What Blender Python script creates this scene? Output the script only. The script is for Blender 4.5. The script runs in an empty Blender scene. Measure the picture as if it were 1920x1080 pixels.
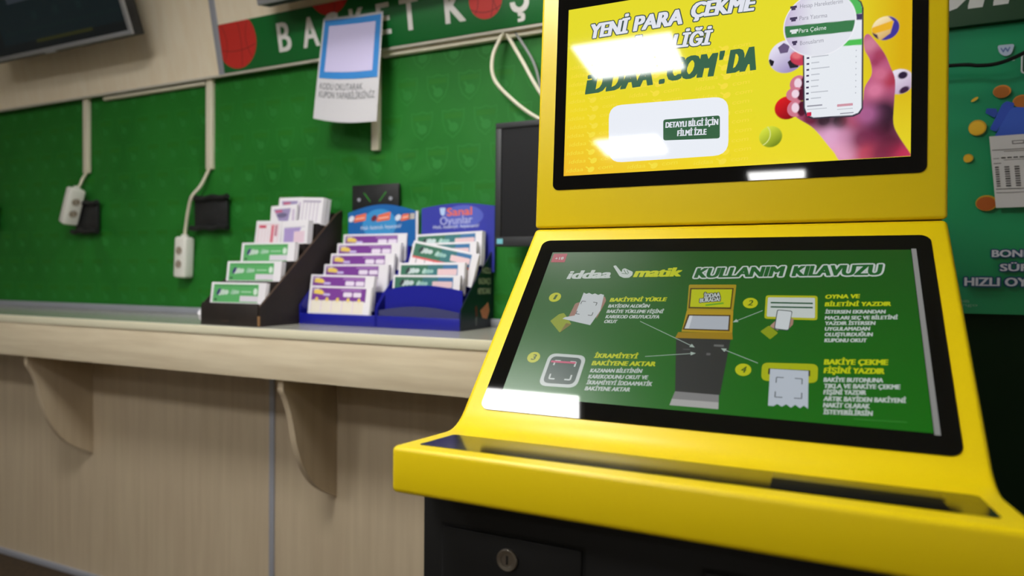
import bpy, bmesh, math, random
from mathutils import Vector, Matrix, noise
import numpy as np

scene = bpy.context.scene
random.seed(7)

# ------------------------------------------------------------------ camera, world, exposure
cam_d = bpy.data.cameras.new('camera')
cam = bpy.data.objects.new('camera', cam_d)
scene.collection.objects.link(cam)
scene.camera = cam
cam_d.sensor_width = 36.0
cam_d.lens = 36.0 * 1236.0 / 1920.0
cam_d.clip_start = 0.02
yaw, pit, rol = math.radians(-24.1), math.radians(-0.95), math.radians(0.53)
fw = Vector((math.sin(yaw) * math.cos(pit), math.cos(yaw) * math.cos(pit), math.sin(pit)))
rt = Vector((math.cos(yaw), -math.sin(yaw), 0))
upv = rt.cross(fw)
r2 = math.cos(rol) * rt + math.sin(rol) * upv
u2 = -math.sin(rol) * rt + math.cos(rol) * upv
cam.matrix_world = Matrix(((r2.x, u2.x, -fw.x, 0), (r2.y, u2.y, -fw.y, 0), (r2.z, u2.z, -fw.z, 1.186), (0, 0, 0, 1)))
cam_d.dof.use_dof = True
cam_d.dof.focus_distance = 1.04
cam_d.dof.aperture_fstop = 2.6

world = bpy.data.worlds.new('world')
scene.world = world
world.use_nodes = True
world.node_tree.nodes['Background'].inputs[0].default_value = (0.8, 0.9, 1.0, 1)
world.node_tree.nodes['Background'].inputs[1].default_value = 0.02
vs = scene.view_settings
vs.view_transform = 'Standard'
vs.look = 'None'
vs.gamma = 1.0
vs.exposure = 0.0
vs.use_curve_mapping = False
LAMP_FRONT, LAMP_BACK, LAMP_WASH_ADDED = 37.0, 33.0, 19.0      # radiance of the LED ceiling panels: over the counter, over the shop, the added one by the bulkhead

# ------------------------------------------------------------------ materials
def lin(c):
    out = []
    for v in c[:3]:
        v = v / 255.0
        out.append(v / 12.92 if v <= 0.04045 else ((v + 0.055) / 1.055) ** 2.4)
    return (out[0], out[1], out[2], 1.0)

_m = {}
def mat(name, col, rough=0.5, metal=0.0, spec=0.5, emit=None, es=1.0):
    if name in _m:
        return _m[name]
    m = bpy.data.materials.new(name)
    m.use_nodes = True
    b = m.node_tree.nodes['Principled BSDF']
    b.inputs['Base Color'].default_value = lin(col)
    b.inputs['Roughness'].default_value = rough
    b.inputs['Metallic'].default_value = metal
    b.inputs['Specular IOR Level'].default_value = spec
    if emit is not None:
        b.inputs['Emission Color'].default_value = lin(emit)
        b.inputs['Emission Strength'].default_value = es
    _m[name] = m
    return m

def mottled(name, c1, c2, scale=8.0, stretch=(1, 1, 1), rough=0.5, bump=0.0, detail=4, spec=0.5, lo=0.35, hi=0.65):
    """base colour wandering between two tones along stretched noise"""
    m = mat(name, c1, rough, 0, spec)
    nt = m.node_tree
    b = nt.nodes['Principled BSDF']
    tc = nt.nodes.new('ShaderNodeTexCoord')
    mp = nt.nodes.new('ShaderNodeMapping')
    mp.inputs['Scale'].default_value = stretch
    nz = nt.nodes.new('ShaderNodeTexNoise')
    nz.inputs['Scale'].default_value = scale
    nz.inputs['Detail'].default_value = detail
    rp = nt.nodes.new('ShaderNodeValToRGB')
    rp.color_ramp.elements[0].position = lo
    rp.color_ramp.elements[1].position = hi
    rp.color_ramp.elements[0].color = lin(c1)
    rp.color_ramp.elements[1].color = lin(c2)
    L = nt.links.new
    L(tc.outputs['Object'], mp.inputs['Vector'])
    L(mp.outputs['Vector'], nz.inputs['Vector'])
    L(nz.outputs['Fac'], rp.inputs['Fac'])
    L(rp.outputs['Color'], b.inputs['Base Color'])
    if bump:
        bp = nt.nodes.new('ShaderNodeBump')
        bp.inputs['Strength'].default_value = bump
        bp.inputs['Distance'].default_value = 0.002
        L(nz.outputs['Fac'], bp.inputs['Height'])
        L(bp.outputs['Normal'], b.inputs['Normal'])
    return m

def E(col, k=1.0):          # a lit colour on a screen, behind a glossy front
    return mat('screen_%d_%d_%d_%g' % (*col, k), (4, 4, 4), 0.04, emit=col, es=k)

def matte_behind_glass(m, rough=0.27):
    b = m.node_tree.nodes['Principled BSDF']
    b.inputs['Roughness'].default_value = rough
    b.inputs['Specular IOR Level'].default_value = 0.28
    b.inputs['Coat Weight'].default_value = 1.0
    b.inputs['Coat Roughness'].default_value = 0.03
    return m

def E2(col):                # a colour on the lower screen: matte panel under clear glass
    n = 'panel_%d_%d_%d' % col
    return _m[n] if n in _m else matte_behind_glass(mat(n, (4, 4, 4), 0.04, emit=col))

def D(col, rough=0.5):      # printed ink
    return mat('ink_%d_%d_%d_%g' % (*col, rough), col, rough)

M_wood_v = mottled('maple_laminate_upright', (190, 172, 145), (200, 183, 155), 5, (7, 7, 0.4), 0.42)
M_wood_lit = mottled('maple_laminate_bulkhead', (246, 229, 200), (250, 236, 210), 5, (7, 7, 0.4), 0.42)  # same laminate, lightened in colour to stand in for light the bulkhead lacks
M_wood_h = mottled('maple_laminate_lengthwise', (214, 198, 168), (228, 214, 185), 5, (0.7, 8, 8), 0.42)
M_alu = mat('aluminium_trim', (168, 171, 182), 0.42, 0.2)
M_cream = mat('cream_edge_strip', (206, 200, 186), 0.45)
M_yellow = mat('yellow_powder_coat', (230, 201, 4), 0.38)
M_black = mat('black_powder_coat', (12, 12, 12), 0.5, spec=0.3)
M_gloss = mat('black_gloss_glass', (6, 6, 7), 0.03)
M_pvc = mat('ivory_plastic', (226, 219, 196), 0.4)
M_white = mat('white_plastic', (236, 234, 226), 0.35)
M_paper = mat('white_paper', (236, 233, 238), 0.6)
M_matte = mottled('black_matte_plastic', (20, 21, 22), (30, 31, 33), 30, (1, 1, 1), 0.55)
M_screenoff = mat('dark_panel', (27, 27, 30), 0.5, spec=0.2)

# ------------------------------------------------------------------ mesh builder
class MB:
    def __init__(self):
        self.v = []; self.f = []; self.m = []; self.s = []; self.mats = []
    def mi(self, m):
        if m not in self.mats:
            self.mats.append(m)
        return self.mats.index(m)
    def face(self, pts, m, smooth=False):
        i = len(self.v)
        self.v += [tuple(p) for p in pts]
        self.f.append(tuple(range(i, i + len(pts)))); self.m.append(self.mi(m)); self.s.append(smooth)
    def mesh(self, vs_, fs, m, smooth=False):
        i = len(self.v)
        self.v += [tuple(p) for p in vs_]
        k = self.mi(m)
        for f in fs:
            self.f.append(tuple(i + j for j in f)); self.m.append(k); self.s.append(smooth)
    def bm(self, b, m, smooth=True, X=None):
        b.verts.ensure_lookup_table()
        if X is not None:
            b.transform(X)
        b.verts.index_update()
        self.mesh([v.co[:] for v in b.verts], [[v.index for v in f.verts] for f in b.faces], m, smooth)
        b.free()
    def box(self, x0, x1, y0, y1, z0, z1, m, bev=0.0, X=None, seg=2):
        b = bmesh.new()
        bmesh.ops.create_cube(b, size=1.0)
        b.transform(Matrix.Translation(((x0 + x1) / 2, (y0 + y1) / 2, (z0 + z1) / 2)) @ Matrix.Diagonal((x1 - x0, y1 - y0, z1 - z0, 1)))
        if bev:
            bmesh.ops.bevel(b, geom=b.edges[:], offset=bev, segments=seg, affect='EDGES', profile=0.5)
        self.bm(b, m, bool(bev), X)
    def prism(self, prof, x0, x1, m, bev=0.0, seg=3, ang=25, X=None):
        """a (y, z) outline pushed along x; edges sharper than ang are rounded"""
        b = bmesh.new()
        A = [b.verts.new((x0, y, z)) for y, z in prof]
        B = [b.verts.new((x1, y, z)) for y, z in prof]
        n = len(prof)
        b.faces.new(A); b.faces.new(B[::-1])
        for i in range(n):
            b.faces.new((A[i], B[i], B[(i + 1) % n], A[(i + 1) % n]))
        bmesh.ops.recalc_face_normals(b, faces=b.faces[:])
        if bev:
            es = [e for e in b.edges if len(e.link_faces) == 2 and e.calc_face_angle(0) > math.radians(ang)]
            bmesh.ops.bevel(b, geom=es, offset=bev, segments=seg, affect='EDGES', profile=0.5, clamp_overlap=True)
        self.bm(b, m, True, X)
    def tube(self, pts, r, m, seg=10, caps=True):
        P = [Vector(p) for p in pts]
        rings = []
        prev = None
        for i, p in enumerate(P):
            t = (P[min(i + 1, len(P) - 1)] - P[max(i - 1, 0)]).normalized()
            a = prev if prev is not None else (Vector((0, 0, 1)) if abs(t.z) < 0.9 else Vector((1, 0, 0)))
            a = (a - t * a.dot(t)).normalized()
            prev = a
            bb = t.cross(a)
            rings.append([p + (a * math.cos(2 * math.pi * k / seg) + bb * math.sin(2 * math.pi * k / seg)) * r for k in range(seg)])
        vs_ = [v for R in rings for v in R]
        fs = []
        for i in range(len(P) - 1):
            for k in range(seg):
                k2 = (k + 1) % seg
                fs.append((i * seg + k, i * seg + k2, (i + 1) * seg + k2, (i + 1) * seg + k))
        if caps:
            fs.append(tuple(range(seg))[::-1]); fs.append(tuple((len(P) - 1) * seg + k for k in range(seg)))
        self.mesh(vs_, fs, m, True)
    def build(self, name, parent=None, tagd=None, kind=None):
        me = bpy.data.meshes.new(name)
        me.from_pydata(self.v, [], self.f)
        for m in self.mats:
            me.materials.append(m)
        me.polygons.foreach_set('material_index', self.m)
        me.polygons.foreach_set('use_smooth', self.s)
        me.validate()
        if any(self.s):
            me.set_sharp_from_angle(angle=math.radians(32))
        me.update()
        o = bpy.data.objects.new(name, me)
        scene.collection.objects.link(o)
        if parent is not None:
            o.parent = parent
            o.matrix_parent_inverse = Matrix.Translation(-Vector(world_loc(parent)))
        if tagd: tag(o, *tagd)
        if kind: o['kind'] = kind
        return o

_loc = {}
def world_loc(o):
    return _loc.get(o.name, (0, 0, 0))

def tag(o, label, cat, group=None):
    o['label'] = label; o['category'] = cat
    if group: o['group'] = group
    return o

def empty(name, loc, label, cat, group=None):
    o = bpy.data.objects.new(name, None)
    scene.collection.objects.link(o)
    o.location = loc
    o.empty_display_size = 0.05
    _loc[o.name] = tuple(loc)
    return tag(o, label, cat, group)

def smooth_path(pts, n=10):
    P = [Vector(p) for p in pts]
    Q = [P[0] * 2 - P[1]] + P + [P[-1] * 2 - P[-2]]
    out = []
    for i in range(1, len(Q) - 2):
        for k in range(n):
            t = k / n
            a, b, c, d = Q[i - 1], Q[i], Q[i + 1], Q[i + 2]
            out.append(0.5 * ((2 * b) + (c - a) * t + (2 * a - 5 * b + 4 * c - d) * t * t + (3 * b - a - 3 * c + d) * t ** 3))
    out.append(P[-1])
    return out

# ------------------------------------------------------------------ flat printing on a surface
_tc = {}
def glyphs(body, bold=0.0):
    """letter outlines as a flat mesh: (verts, faces, width)"""
    key = (body, bold)
    if key in _tc:
        return _tc[key]
    c = bpy.data.curves.new('tmp', 'FONT')
    c.body = body
    c.offset = bold
    c.resolution_u = 3
    o = bpy.data.objects.new('tmp', c)
    scene.collection.objects.link(o)
    bpy.context.view_layer.update()
    me = bpy.data.meshes.new_from_object(o.evaluated_get(bpy.context.evaluated_depsgraph_get()))
    vs_ = [(v.co.x, v.co.y) for v in me.vertices]
    fs = [tuple(p.vertices) for p in me.polygons]
    bpy.data.objects.remove(o); bpy.data.curves.remove(c); bpy.data.meshes.remove(me)
    x0 = min(v[0] for v in vs_); x1 = max(v[0] for v in vs_)
    _tc[key] = (vs_, fs, x0, x1)
    return _tc[key]
_h = glyphs('H')
CAP = max(v[1] for v in _h[0])

class Flat:
    """drawing board: 2D points (u, v) on a plane, stacked in thin ink layers"""
    def __init__(self, O, U, V, step=0.00015):
        self.O, self.U, self.V = Vector(O), Vector(U).normalized(), Vector(V).normalized()
        self.N = self.U.cross(self.V).normalized()
        self.step = step
        self.mb = MB()
        self.k = 1
    def new(self):
        self.mb = MB()
        return self
    def P(self, q, k=None):
        return self.O + self.U * q[0] + self.V * q[1] + self.N * (self.step * (self.k if k is None else k))
    def poly(self, pts, m, k=None):
        self.mb.face([self.P(q, k) for q in pts], m)
    def rect(self, u0, u1, v0, v1, m, k=None):
        self.poly([(u0, v0), (u1, v0), (u1, v1), (u0, v1)], m, k)
    def rr(self, u0, u1, v0, v1, r, m, k=None):
        pts = []
        for cx, cy, a0 in ((u1 - r, v1 - r, 0), (u0 + r, v1 - r, 90), (u0 + r, v0 + r, 180), (u1 - r, v0 + r, 270)):
            for j in range(7):
                a = math.radians(a0 + 15 * j)
                pts.append((cx + r * math.cos(a), cy + r * math.sin(a)))
        self.poly(pts, m, k)
    def rpoly(self, pts, r, m, k=None):
        """polygon with rounded corners"""
        out = []
        n = len(pts)
        for i in range(n):
            p = Vector(pts[i]); a = Vector(pts[i - 1]); b = Vector(pts[(i + 1) % n])
            da = (a - p).normalized() * min(r, (a - p).length * 0.45)
            db = (b - p).normalized() * min(r, (b - p).length * 0.45)
            for j in range(6):
                t = j / 5
                out.append(tuple((p + da) * (1 - t) ** 2 + p * 2 * t * (1 - t) + (p + db) * t * t))
        self.poly(out, m, k)
    def ell(self, c, ru, rv, m, k=None, n=28, tilt=0.0):
        ct, st = math.cos(tilt), math.sin(tilt)
        self.poly([(c[0] + ru * math.cos(a) * ct - rv * math.sin(a) * st, c[1] + ru * math.cos(a) * st + rv * math.sin(a) * ct)
                   for a in (2 * math.pi * j / n for j in range(n))], m, k)
    def line(self, a, b, w, m, k=None):
        a, b = Vector(a), Vector(b)
        d = (b - a).normalized(); n = Vector((-d.y, d.x)) * w / 2
        self.poly([a + n, a - n, b - n, b + n], m, k)
    def text(self, body, p0, p1, h, m, k=None, bold=0.0, shear=0.0, grow=0.0):
        """letters from baseline start p0 to baseline end p1, capitals h high"""
        vs_, fs, x0, x1 = glyphs(body)
        p0, p1 = Vector(p0), Vector(p1)
        d = p1 - p0; L = d.length; d.normalize(); n = Vector((-d.y, d.x))
        w = bold / CAP * h                      # heavier strokes: the outline is laid down again, shifted a little each time
        sy = (h - w * 0.7) / CAP
        sx = max(L - shear * h * 0.6 - 2 * w, L * 0.5) / (x1 - x0)
        sh_ = [(0, 0)] if bold == 0 else [(a * w, c * w * 0.35) for a in (-1, -0.5, 0, 0.5, 1) for c in (-1, 1)]
        if grow:
            g = grow / CAP * h
            ends = sh_ if len(sh_) == 1 else [(-w, -w * 0.35), (-w, w * 0.35), (w, -w * 0.35), (w, w * 0.35), (0, 0)]
            sh_ = sh_ + [(a + g * math.cos(t), c + g * math.sin(t)) for a, c in ends for t in (k_ * math.pi / 4 for k_ in range(8))]
        kk = self.k if k is None else k
        for i_, (a, c) in enumerate(sh_):
            k = kk + i_ * 0.018
            pts = [self.P(p0 + d * (w + a + (x - x0) * sx + shear * y * sy) + n * (w * 0.35 + c + y * sy), k) for x, y in vs_]
            self.mb.mesh(pts, fs, m)
    def up(self):
        self.k += 1
    def build(self, name, parent=None, tagd=None):
        o = self.mb.build(name, parent, tagd)
        self.mb = MB()
        return o

def dist(a, b):
    return math.hypot(a[0] - b[0], a[1] - b[1])

# ------------------------------------------------------------------ the room
CEIL = 2.59
XL, XR, YF, YB = -4.6, 1.7, -4.6, 1.8
def slab(name, x0, x1, y0, y1, z0, z1, m):
    b = MB(); b.box(x0, x1, y0, y1, z0, z1, m)
    return b.build(name, kind='structure')
M_floor = mottled('dark_brown_carpet', (56, 44, 28), (72, 56, 37), 60, (1, 1, 1), 0.9, 0.4)
M_ceil = mat('white_ceiling', (232, 232, 228), 0.8)
M_wall = mat('pale_wall_paint', (196, 190, 178), 0.7)
M_backwall = mat('dark_green_wall', (9, 38, 13), 0.6, spec=0.2)
slab('floor', XL, XR, YF, YB + 0.1, -0.1, 0.0, M_floor)
slab('ceiling', XL, XR, YF, YB + 0.1, CEIL, CEIL + 0.1, M_ceil)
slab('wall_left', XL - 0.1, XL, YF, YB + 0.1, 0, CEIL, M_wall)
slab('wall_right', XR, XR + 0.1, YF, YB + 0.1, 0, CEIL, M_wall)
slab('wall_front', XL, XR, YF - 0.1, YF, 0, CEIL, M_wall)
slab('wall_back', XL, XR, YB, YB + 0.1, 0, CEIL, M_backwall)

# LED panels set in the ceiling: most mirror in the kiosk's glass, the unseen rest are added for light
M_led = mat('led_diffuser', (240, 240, 240), 0.5, emit=(255, 254, 252), es=LAMP_BACK)
M_led_front = mat('led_diffuser_front', (240, 240, 240), 0.5, emit=(255, 254, 252), es=LAMP_FRONT)
def led(x0, x1, y0, y1, label, M_led=M_led):
    t = empty('ceiling_light', ((x0 + x1) / 2, (y0 + y1) / 2, CEIL), label, 'ceiling light', 'LED panels in the ceiling')
    b = MB()
    w = 0.018
    for a in ((x0 - w, x1 + w, y0 - w, y0), (x0 - w, x1 + w, y1, y1 + w), (x0 - w, x0, y0, y1), (x1, x1 + w, y0, y1)):
        b.box(*a, CEIL - 0.012, CEIL - 0.0005, M_white)
    b.build('frame', t)
    b = MB(); b.box(x0, x1, y0, y1, CEIL - 0.008, CEIL - 0.001, M_led)
    b.build('diffuser', t)
led(-1.34, -0.78, -0.02, 0.47, 'square LED ceiling panel just in front of the counter', M_led_front)
led(-1.10, -0.54, 1.10, 1.40, 'LED ceiling panel close to the bulkhead, washing the wall', mat('led_diffuser_wash', (240, 240, 240), 0.5, emit=(255, 254, 252), es=LAMP_WASH_ADDED))  # added panel: steep light for the bulkhead and the shade below it
led(-1.09, -0.60, -1.32, -0.90, 'LED ceiling panel mirrored large over the slogan on the upper screen')
led(-1.41, -0.96, -2.71, -2.33, 'LED ceiling panel mirrored in the white box on the upper screen')
led(-0.446, -0.03, -3.65, -3.39, 'LED ceiling panel mirrored in the lower bezel of the upper screen')

led(-2.65, -2.10, -1.32, -0.90, 'LED ceiling panel left of the one mirrored over the slogan')  # added out of view to brighten the left of the bulkhead

# lower panelling, its seam and the skirting
XEND = 0.12
b = MB()
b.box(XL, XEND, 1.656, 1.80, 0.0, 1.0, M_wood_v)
b.build('wall_lower', kind='structure')
b = MB(); b.box(-1.611, -1.590, 1.651, 1.657, 0.02, 1.0, M_alu, 0.001)
b.build('trim_1', kind='structure')
b = MB(); b.box(XL, XEND, 1.646, 1.657, 0.0, 0.022, M_alu, 0.001)
b.build('baseboard_back', kind='structure')
b = MB(); b.box(XL, XEND, 1.772, 1.793, 1.0362, 1.060, M_alu, 0.003)
b.build('trim_2', kind='structure')

# leaning wood bulkhead above the green sheet
TH = math.radians(11)
PB = Vector((-1.955, 1.76, 1.911))
PU = Vector((0, -math.sin(TH), math.cos(TH)))
PN = Vector((0, -math.cos(TH), -math.sin(TH)))
PX = Matrix(((1, 0, 0, 0), (0, -PN.y, PU.y, PB.y), (0, -PN.z, PU.z, PB.z), (0, 0, 0, 1)))   # (x, depth, s) -> world
TOP = (CEIL - 0.003 - PB.z) / math.cos(TH)
b = MB(); b.box(XL, XEND, 0.0, 0.018, 0.0, TOP, M_wood_lit, X=PX)
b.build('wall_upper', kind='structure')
b = MB(); b.box(-1.957, -1.930, -0.004, 0.0005, -0.002, TOP, M_alu, 0.0015, X=PX)
b.build('trim_3', kind='structure')
b = MB(); b.box(XL, XEND, -0.003, 0.020, -0.008, 0.0, M_cream, 0.0015, X=PX)
b.build('trim_4', kind='structure')

# ------------------------------------------------------------------ green vinyl sheet
M_green = mottled('green_vinyl', (24, 108, 28), (33, 120, 36), 3, (1, 1, 1), 0.6, spec=0.3)
M_gmark = mat('green_vinyl_mark', (37, 124, 42), 0.6, 0, 0.3)
M_gmark2 = mat('green_vinyl_mark_bright', (40, 126, 47), 0.6, 0, 0.3)
M_gmark3 = mat('green_vinyl_mark_olive', (34, 115, 26), 0.6, 0, 0.3)
def sheet_y(x, z):
    n = noise.noise(Vector((x * 3.1, z * 4.3, 1.3))) * 0.0035 + noise.noise(Vector((x * 9, z * 7, 5.1))) * 0.0016
    # creases pulling away from the bracket cut-outs
    for cx, cz in ((-2.02, 1.41), (-2.74, 1.41), (-1.28, 1.44)):
        dx, dz = x - cx, z - cz
        r = math.hypot(dx, dz) + 1e-4
        a = math.atan2(dz, dx)
        n += 0.004 * math.sin(a * 7 + cx * 3) ** 3 * math.exp(-((r - 0.17) / 0.11) ** 2)
    return YB - 0.009 + max(-0.007, min(0.006, n))
b = MB()
gx0, gx1, gz0, gz1 = -4.4, 0.27, 1.045, 1.975
nx, nz_ = 300, 66
vs_ = []
for i in range(nx + 1):
    for j in range(nz_ + 1):
        x = gx0 + (gx1 - gx0) * i / nx; z = gz0 + (gz1 - gz0) * j / nz_
        vs_.append((x, sheet_y(x, z), z))
fs = [(i * (nz_ + 1) + j, (i + 1) * (nz_ + 1) + j, (i + 1) * (nz_ + 1) + j + 1, i * (nz_ + 1) + j + 1) for i in range(nx) for j in range(nz_)]
b.mesh(vs_, fs, M_green, True)
def on_sheet(x, z, d=0.0006):
    return (x, sheet_y(x, z) - d, z)
SH = [(-1, 0.95), (-0.5, 0.86), (0, 1.0), (0.5, 0.86), (1, 0.95), (0.95, 0.1), (0.65, -0.55), (0, -1.0), (-0.65, -0.55), (-0.95, 0.1)]
row = 0
z = 1.10
while z < 1.90:
    x = -3.75 + (0.056 if row % 2 else 0)
    while x < 0.22:
        w = 0.040; h = 0.046
        n = len(SH)
        for i in range(n):
            p, q = SH[i], SH[(i + 1) % n]
            b.face([on_sheet(x + w * p[0], z + h * p[1]), on_sheet(x + w * q[0], z + h * q[1]),
                    on_sheet(x + w * 0.90 * q[0], z + h * 0.90 * q[1]), on_sheet(x + w * 0.90 * p[0], z + h * 0.90 * p[1])], M_gmark)
        b.face([on_sheet(x + w * u, z + h * v) for u, v in ((-0.8, 0.35), (0.8, 0.35), (0.8, 0.7), (-0.8, 0.7))], M_gmark3)
        b.face([on_sheet(x + w * (0.05 + 0.42 * math.cos(a)), z + h * (-0.25 + 0.32 * math.sin(a))) for a in (k * 0.52 for k in range(12))], M_gmark2)
        b.face([on_sheet(x + w * u, z + h * v) for u, v in ((-0.55, 0.25), (-0.35, 0.28), (-0.05, -0.1), (-0.25, -0.2))], M_gmark2)
        x += 0.112
    row += 1
    z += 0.112
b.build('wall_covering', None, ('green vinyl sheet with faint shield emblems lining the back wall', 'wall covering'))

# ------------------------------------------------------------------ black brackets in the cut-outs
def plate(x0, x1, z0, z1, label, rolled=True, holes=False):
    t = empty('wall_bracket', ((x0 + x1) / 2, 1.786, (z0 + z1) / 2), label, 'wall bracket', 'black brackets on the green wall')
    b = MB(); b.box(x0, x1, 1.770, 1.782, z0, z1, M_matte, 0.002)
    b.build('plate', t)
    if rolled:
        for zz in (z0, z1):
            b = MB()
            b.tube([(x0 - 0.012 + k * (x1 - x0 + 0.024) / 8, 1.763 + 0.002 * math.sin(k * 2.1), zz + 0.003 * math.sin(k * 1.7 + zz * 30)) for k in range(9)], 0.010, M_matte, 8)
            b.build('rolled_flap', t)
    if holes:
        for fx in (0.16, 0.84):
            b = MB()
            cx = x0 + (x1 - x0) * fx
            b.tube([(cx, 1.771, z0 + 0.034), (cx, 1.767, z0 + 0.034)], 0.006, M_alu, 12)
            b.build('screw', t)
        g = D((48, 150, 40))
        for fx, s in ((0.34, -1), (0.66, 1)):
            b = MB()
            cx = x0 + (x1 - x0) * fx
            b.face([(cx - s * 0.012 - 0.002, 1.7695, z0 + 0.026), (cx - s * 0.012 + 0.002, 1.7695, z0 + 0.026), (cx + s * 0.014 + 0.002, 1.7695, z0 + 0.056), (cx + s * 0.014 - 0.002, 1.7695, z0 + 0.056)], g)
            b.build('slot', t)
plate(-2.098, -1.932, 1.358, 1.468, 'square black bracket with rolled lips beside the hanging power strip cable')
plate(-2.79, -2.652, 1.358, 1.474, 'black bracket half hidden behind the tilted power strip')
plate(-3.47, -3.345, 1.39, 1.48, 'black bracket cut off by the left edge of the photo')
plate(-1.372, -1.190, 1.40, 1.482, 'black bracket with two screws behind the left blue coupon holder', False, True)

# ------------------------------------------------------------------ cable ducts and cables
def duct(x0, x1, z0, z1, label):
    b = MB(); b.box(x0, x1, 1.772, 1.789, z0, z1, M_pvc, 0.003)
    b.build('cable_duct', None, (label, 'cable duct', 'ivory cable ducts on the green wall'))
duct(-2.747, -2.716, 1.60, 1.915, 'upright ivory cable duct ending above the tilted power strip')
duct(-2.043, -2.012, 1.575, 1.915, 'upright ivory cable duct ending above the straight hanging power strip')
duct(-1.300, -1.270, 1.593, 1.915, 'short ivory cable duct ending below the white notice')
duct(-2.62, -2.05, 1.888, 1.902, 'flat ivory duct between two upright ducts under the bulkhead')
duct(-1.262, 0.1, 1.889, 1.906, 'long ivory duct running right under the sign')
for pts, r, label in (
    ([(-0.826, 1.765, 1.902), (-0.846, 1.74, 1.83), (-0.838, 1.735, 1.76), (-0.775, 1.74, 1.69), (-0.70, 1.745, 1.635), (-0.62, 1.75, 1.60)], 0.0055, 'white cable sagging left of its two neighbours above the black monitor'),
    ([(-0.818, 1.772, 1.902), (-0.757, 1.752, 1.807), (-0.712, 1.748, 1.73), (-0.64, 1.75, 1.62)], 0.0055, 'white cable running straight down between two others above the monitor'),
    ([(-0.79, 1.775, 1.902), (-0.728, 1.768, 1.803), (-0.702, 1.765, 1.71), (-0.68, 1.765, 1.63)], 0.004, 'thin grey cable right of the white cables above the monitor')):
    b = MB(); b.tube(smooth_path(pts), r, mat('grey_cable', (150, 152, 150), 0.45) if 'grey' in label else M_pvc, 8)
    b.build('cable', None, (label, 'cable', 'cables hanging above the monitor'))

# ------------------------------------------------------------------ power strips
def socket_face(b, O, U, V, N, r=0.0195):
    """recessed round outlet: rim, well, two pin holes, two earth clips"""
    O, U, V, N = Vector(O), Vector(U), Vector(V), Vector(N)
    n = 24
    rim = [O + (U * math.cos(2 * math.pi * k / n) + V * math.sin(2 * math.pi * k / n)) * r + N * 0.0006 for k in range(n)]
    rim2 = [O + (U * math.cos(2 * math.pi * k / n) + V * math.sin(2 * math.pi * k / n)) * (r * 0.86) + N * 0.0012 for k in range(n)]
    well = [O + (U * math.cos(2 * math.pi * k / n) + V * math.sin(2 * math.pi * k / n)) * (r * 0.80) + N * 0.0008 for k in range(n)]
    for k in range(n):
        j = (k + 1) % n
        b.face([rim[k], rim[j], rim2[j], rim2[k]], M_white)
    b.face(well, mat('socket_well', (168, 154, 136), 0.6))
    for s in (-1, 1):
        c = O + U * (s * r * 0.42) + N * 0.0012
        b.face([c + (U * math.cos(a) + V * math.sin(a)) * r * 0.14 for a in (k * 0.7 for k in range(9))], mat('socket_hole', (20, 16, 14), 0.6))
        c = O + V * (s * r * 0.62) + N * 0.0012
        b.face([c + U * 0.003 + V * 0.0015, c - U * 0.003 + V * 0.0015, c - U * 0.003 - V * 0.0015, c + U * 0.003 - V * 0.0015], M_alu)

def power_strip(loc, rot, label, cable):
    t = empty('power_strip', loc, label, 'power strip', 'white power strips hanging on the green wall')
    X = Matrix.Translation(loc) @ rot
    b = MB(); b.box(-0.030, 0.030, -0.023, 0.023, -0.077, 0.077, M_white, 0.010, X=X, seg=3)
    b.box(-0.011, 0.011, -0.010, 0.010, 0.073, 0.086, M_white, 0.004, X=X)
    b.build('body', t)
    R = X.to_3x3()
    for s in (0.024, -0.026):
        b = MB()
        socket_face(b, X @ Vector((0, -0.0232, s)), R @ Vector((0.94, 0, 0.34)), R @ Vector((-0.34, 0, 0.94)), R @ Vector((0, -1, 0)))
        b.build('socket', t)
    b = MB(); b.tube(smooth_path([X @ Vector((0, 0, 0.075))] + [Vector(c) for c in cable]), 0.0058, M_pvc, 8)
    b.build('cable', t)
power_strip((-2.143, 1.763, 1.249), Matrix.Rotation(math.radians(-3), 4, 'Y').inverted(), 'white two-socket power strip hanging straight, lower right of the two',
            [(-2.137, 1.765, 1.36), (-2.112, 1.757, 1.43), (-2.085, 1.75, 1.475), (-2.058, 1.765, 1.515), (-2.03, 1.778, 1.576)])
power_strip((-2.760, 1.738, 1.460), Matrix.Rotation(math.radians(21), 4, 'Y') @ Matrix.Rotation(math.radians(80), 4, 'Z'),
            'white two-socket power strip turned sideways and tilted, left of the other', [(-2.744, 1.76, 1.55), (-2.748, 1.772, 1.575), (-2.731, 1.779, 1.602)])

# ------------------------------------------------------------------ counter
ct = empty('counter', (-2.2, 1.5, 0.85), 'long pale maple counter shelf on curved brackets along the back wall', 'counter')
M_top = mat('grey_green_counter_surface', (178, 176, 164), 0.16)
M_edge = mat('cream_counter_edge', (228, 222, 194), 0.4)
b = MB()
b.box(XL, XEND, 1.398, 1.80, 1.011, 1.0355, M_edge, 0.0015)
b.box(XL, XEND, 1.401, 1.79, 1.0353, 1.0362, M_top)
b.build('worktop', ct)
b = MB(); b.box(XL, XEND, 1.403, 1.421, 0.894, 1.011, M_wood_h, 0.001)
b.build('apron', ct)
def corbel(x, t):
    b = MB()
    pts = [(1.656, 0.894), (1.386, 0.894)]
    pts += [(p.x, p.y) for p in smooth_path([(v[0], v[1], 0) for v in ((1.386, 0.892), (1.418, 0.864), (1.443, 0.819), (1.462, 0.760), (1.476, 0.698), (1.500, 0.635), (1.537, 0.578), (1.580, 0.538), (1.656, 0.492))], 5)]
    b.prism([(max(y, 1.4215), min(z, 0.894)) for y, z in pts], x - 0.014, x + 0.006, M_wood_v)
    b.build('bracket', t)
for x in (-1.342, -2.512, -3.68, -0.17):
    corbel(x, ct)

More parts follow.
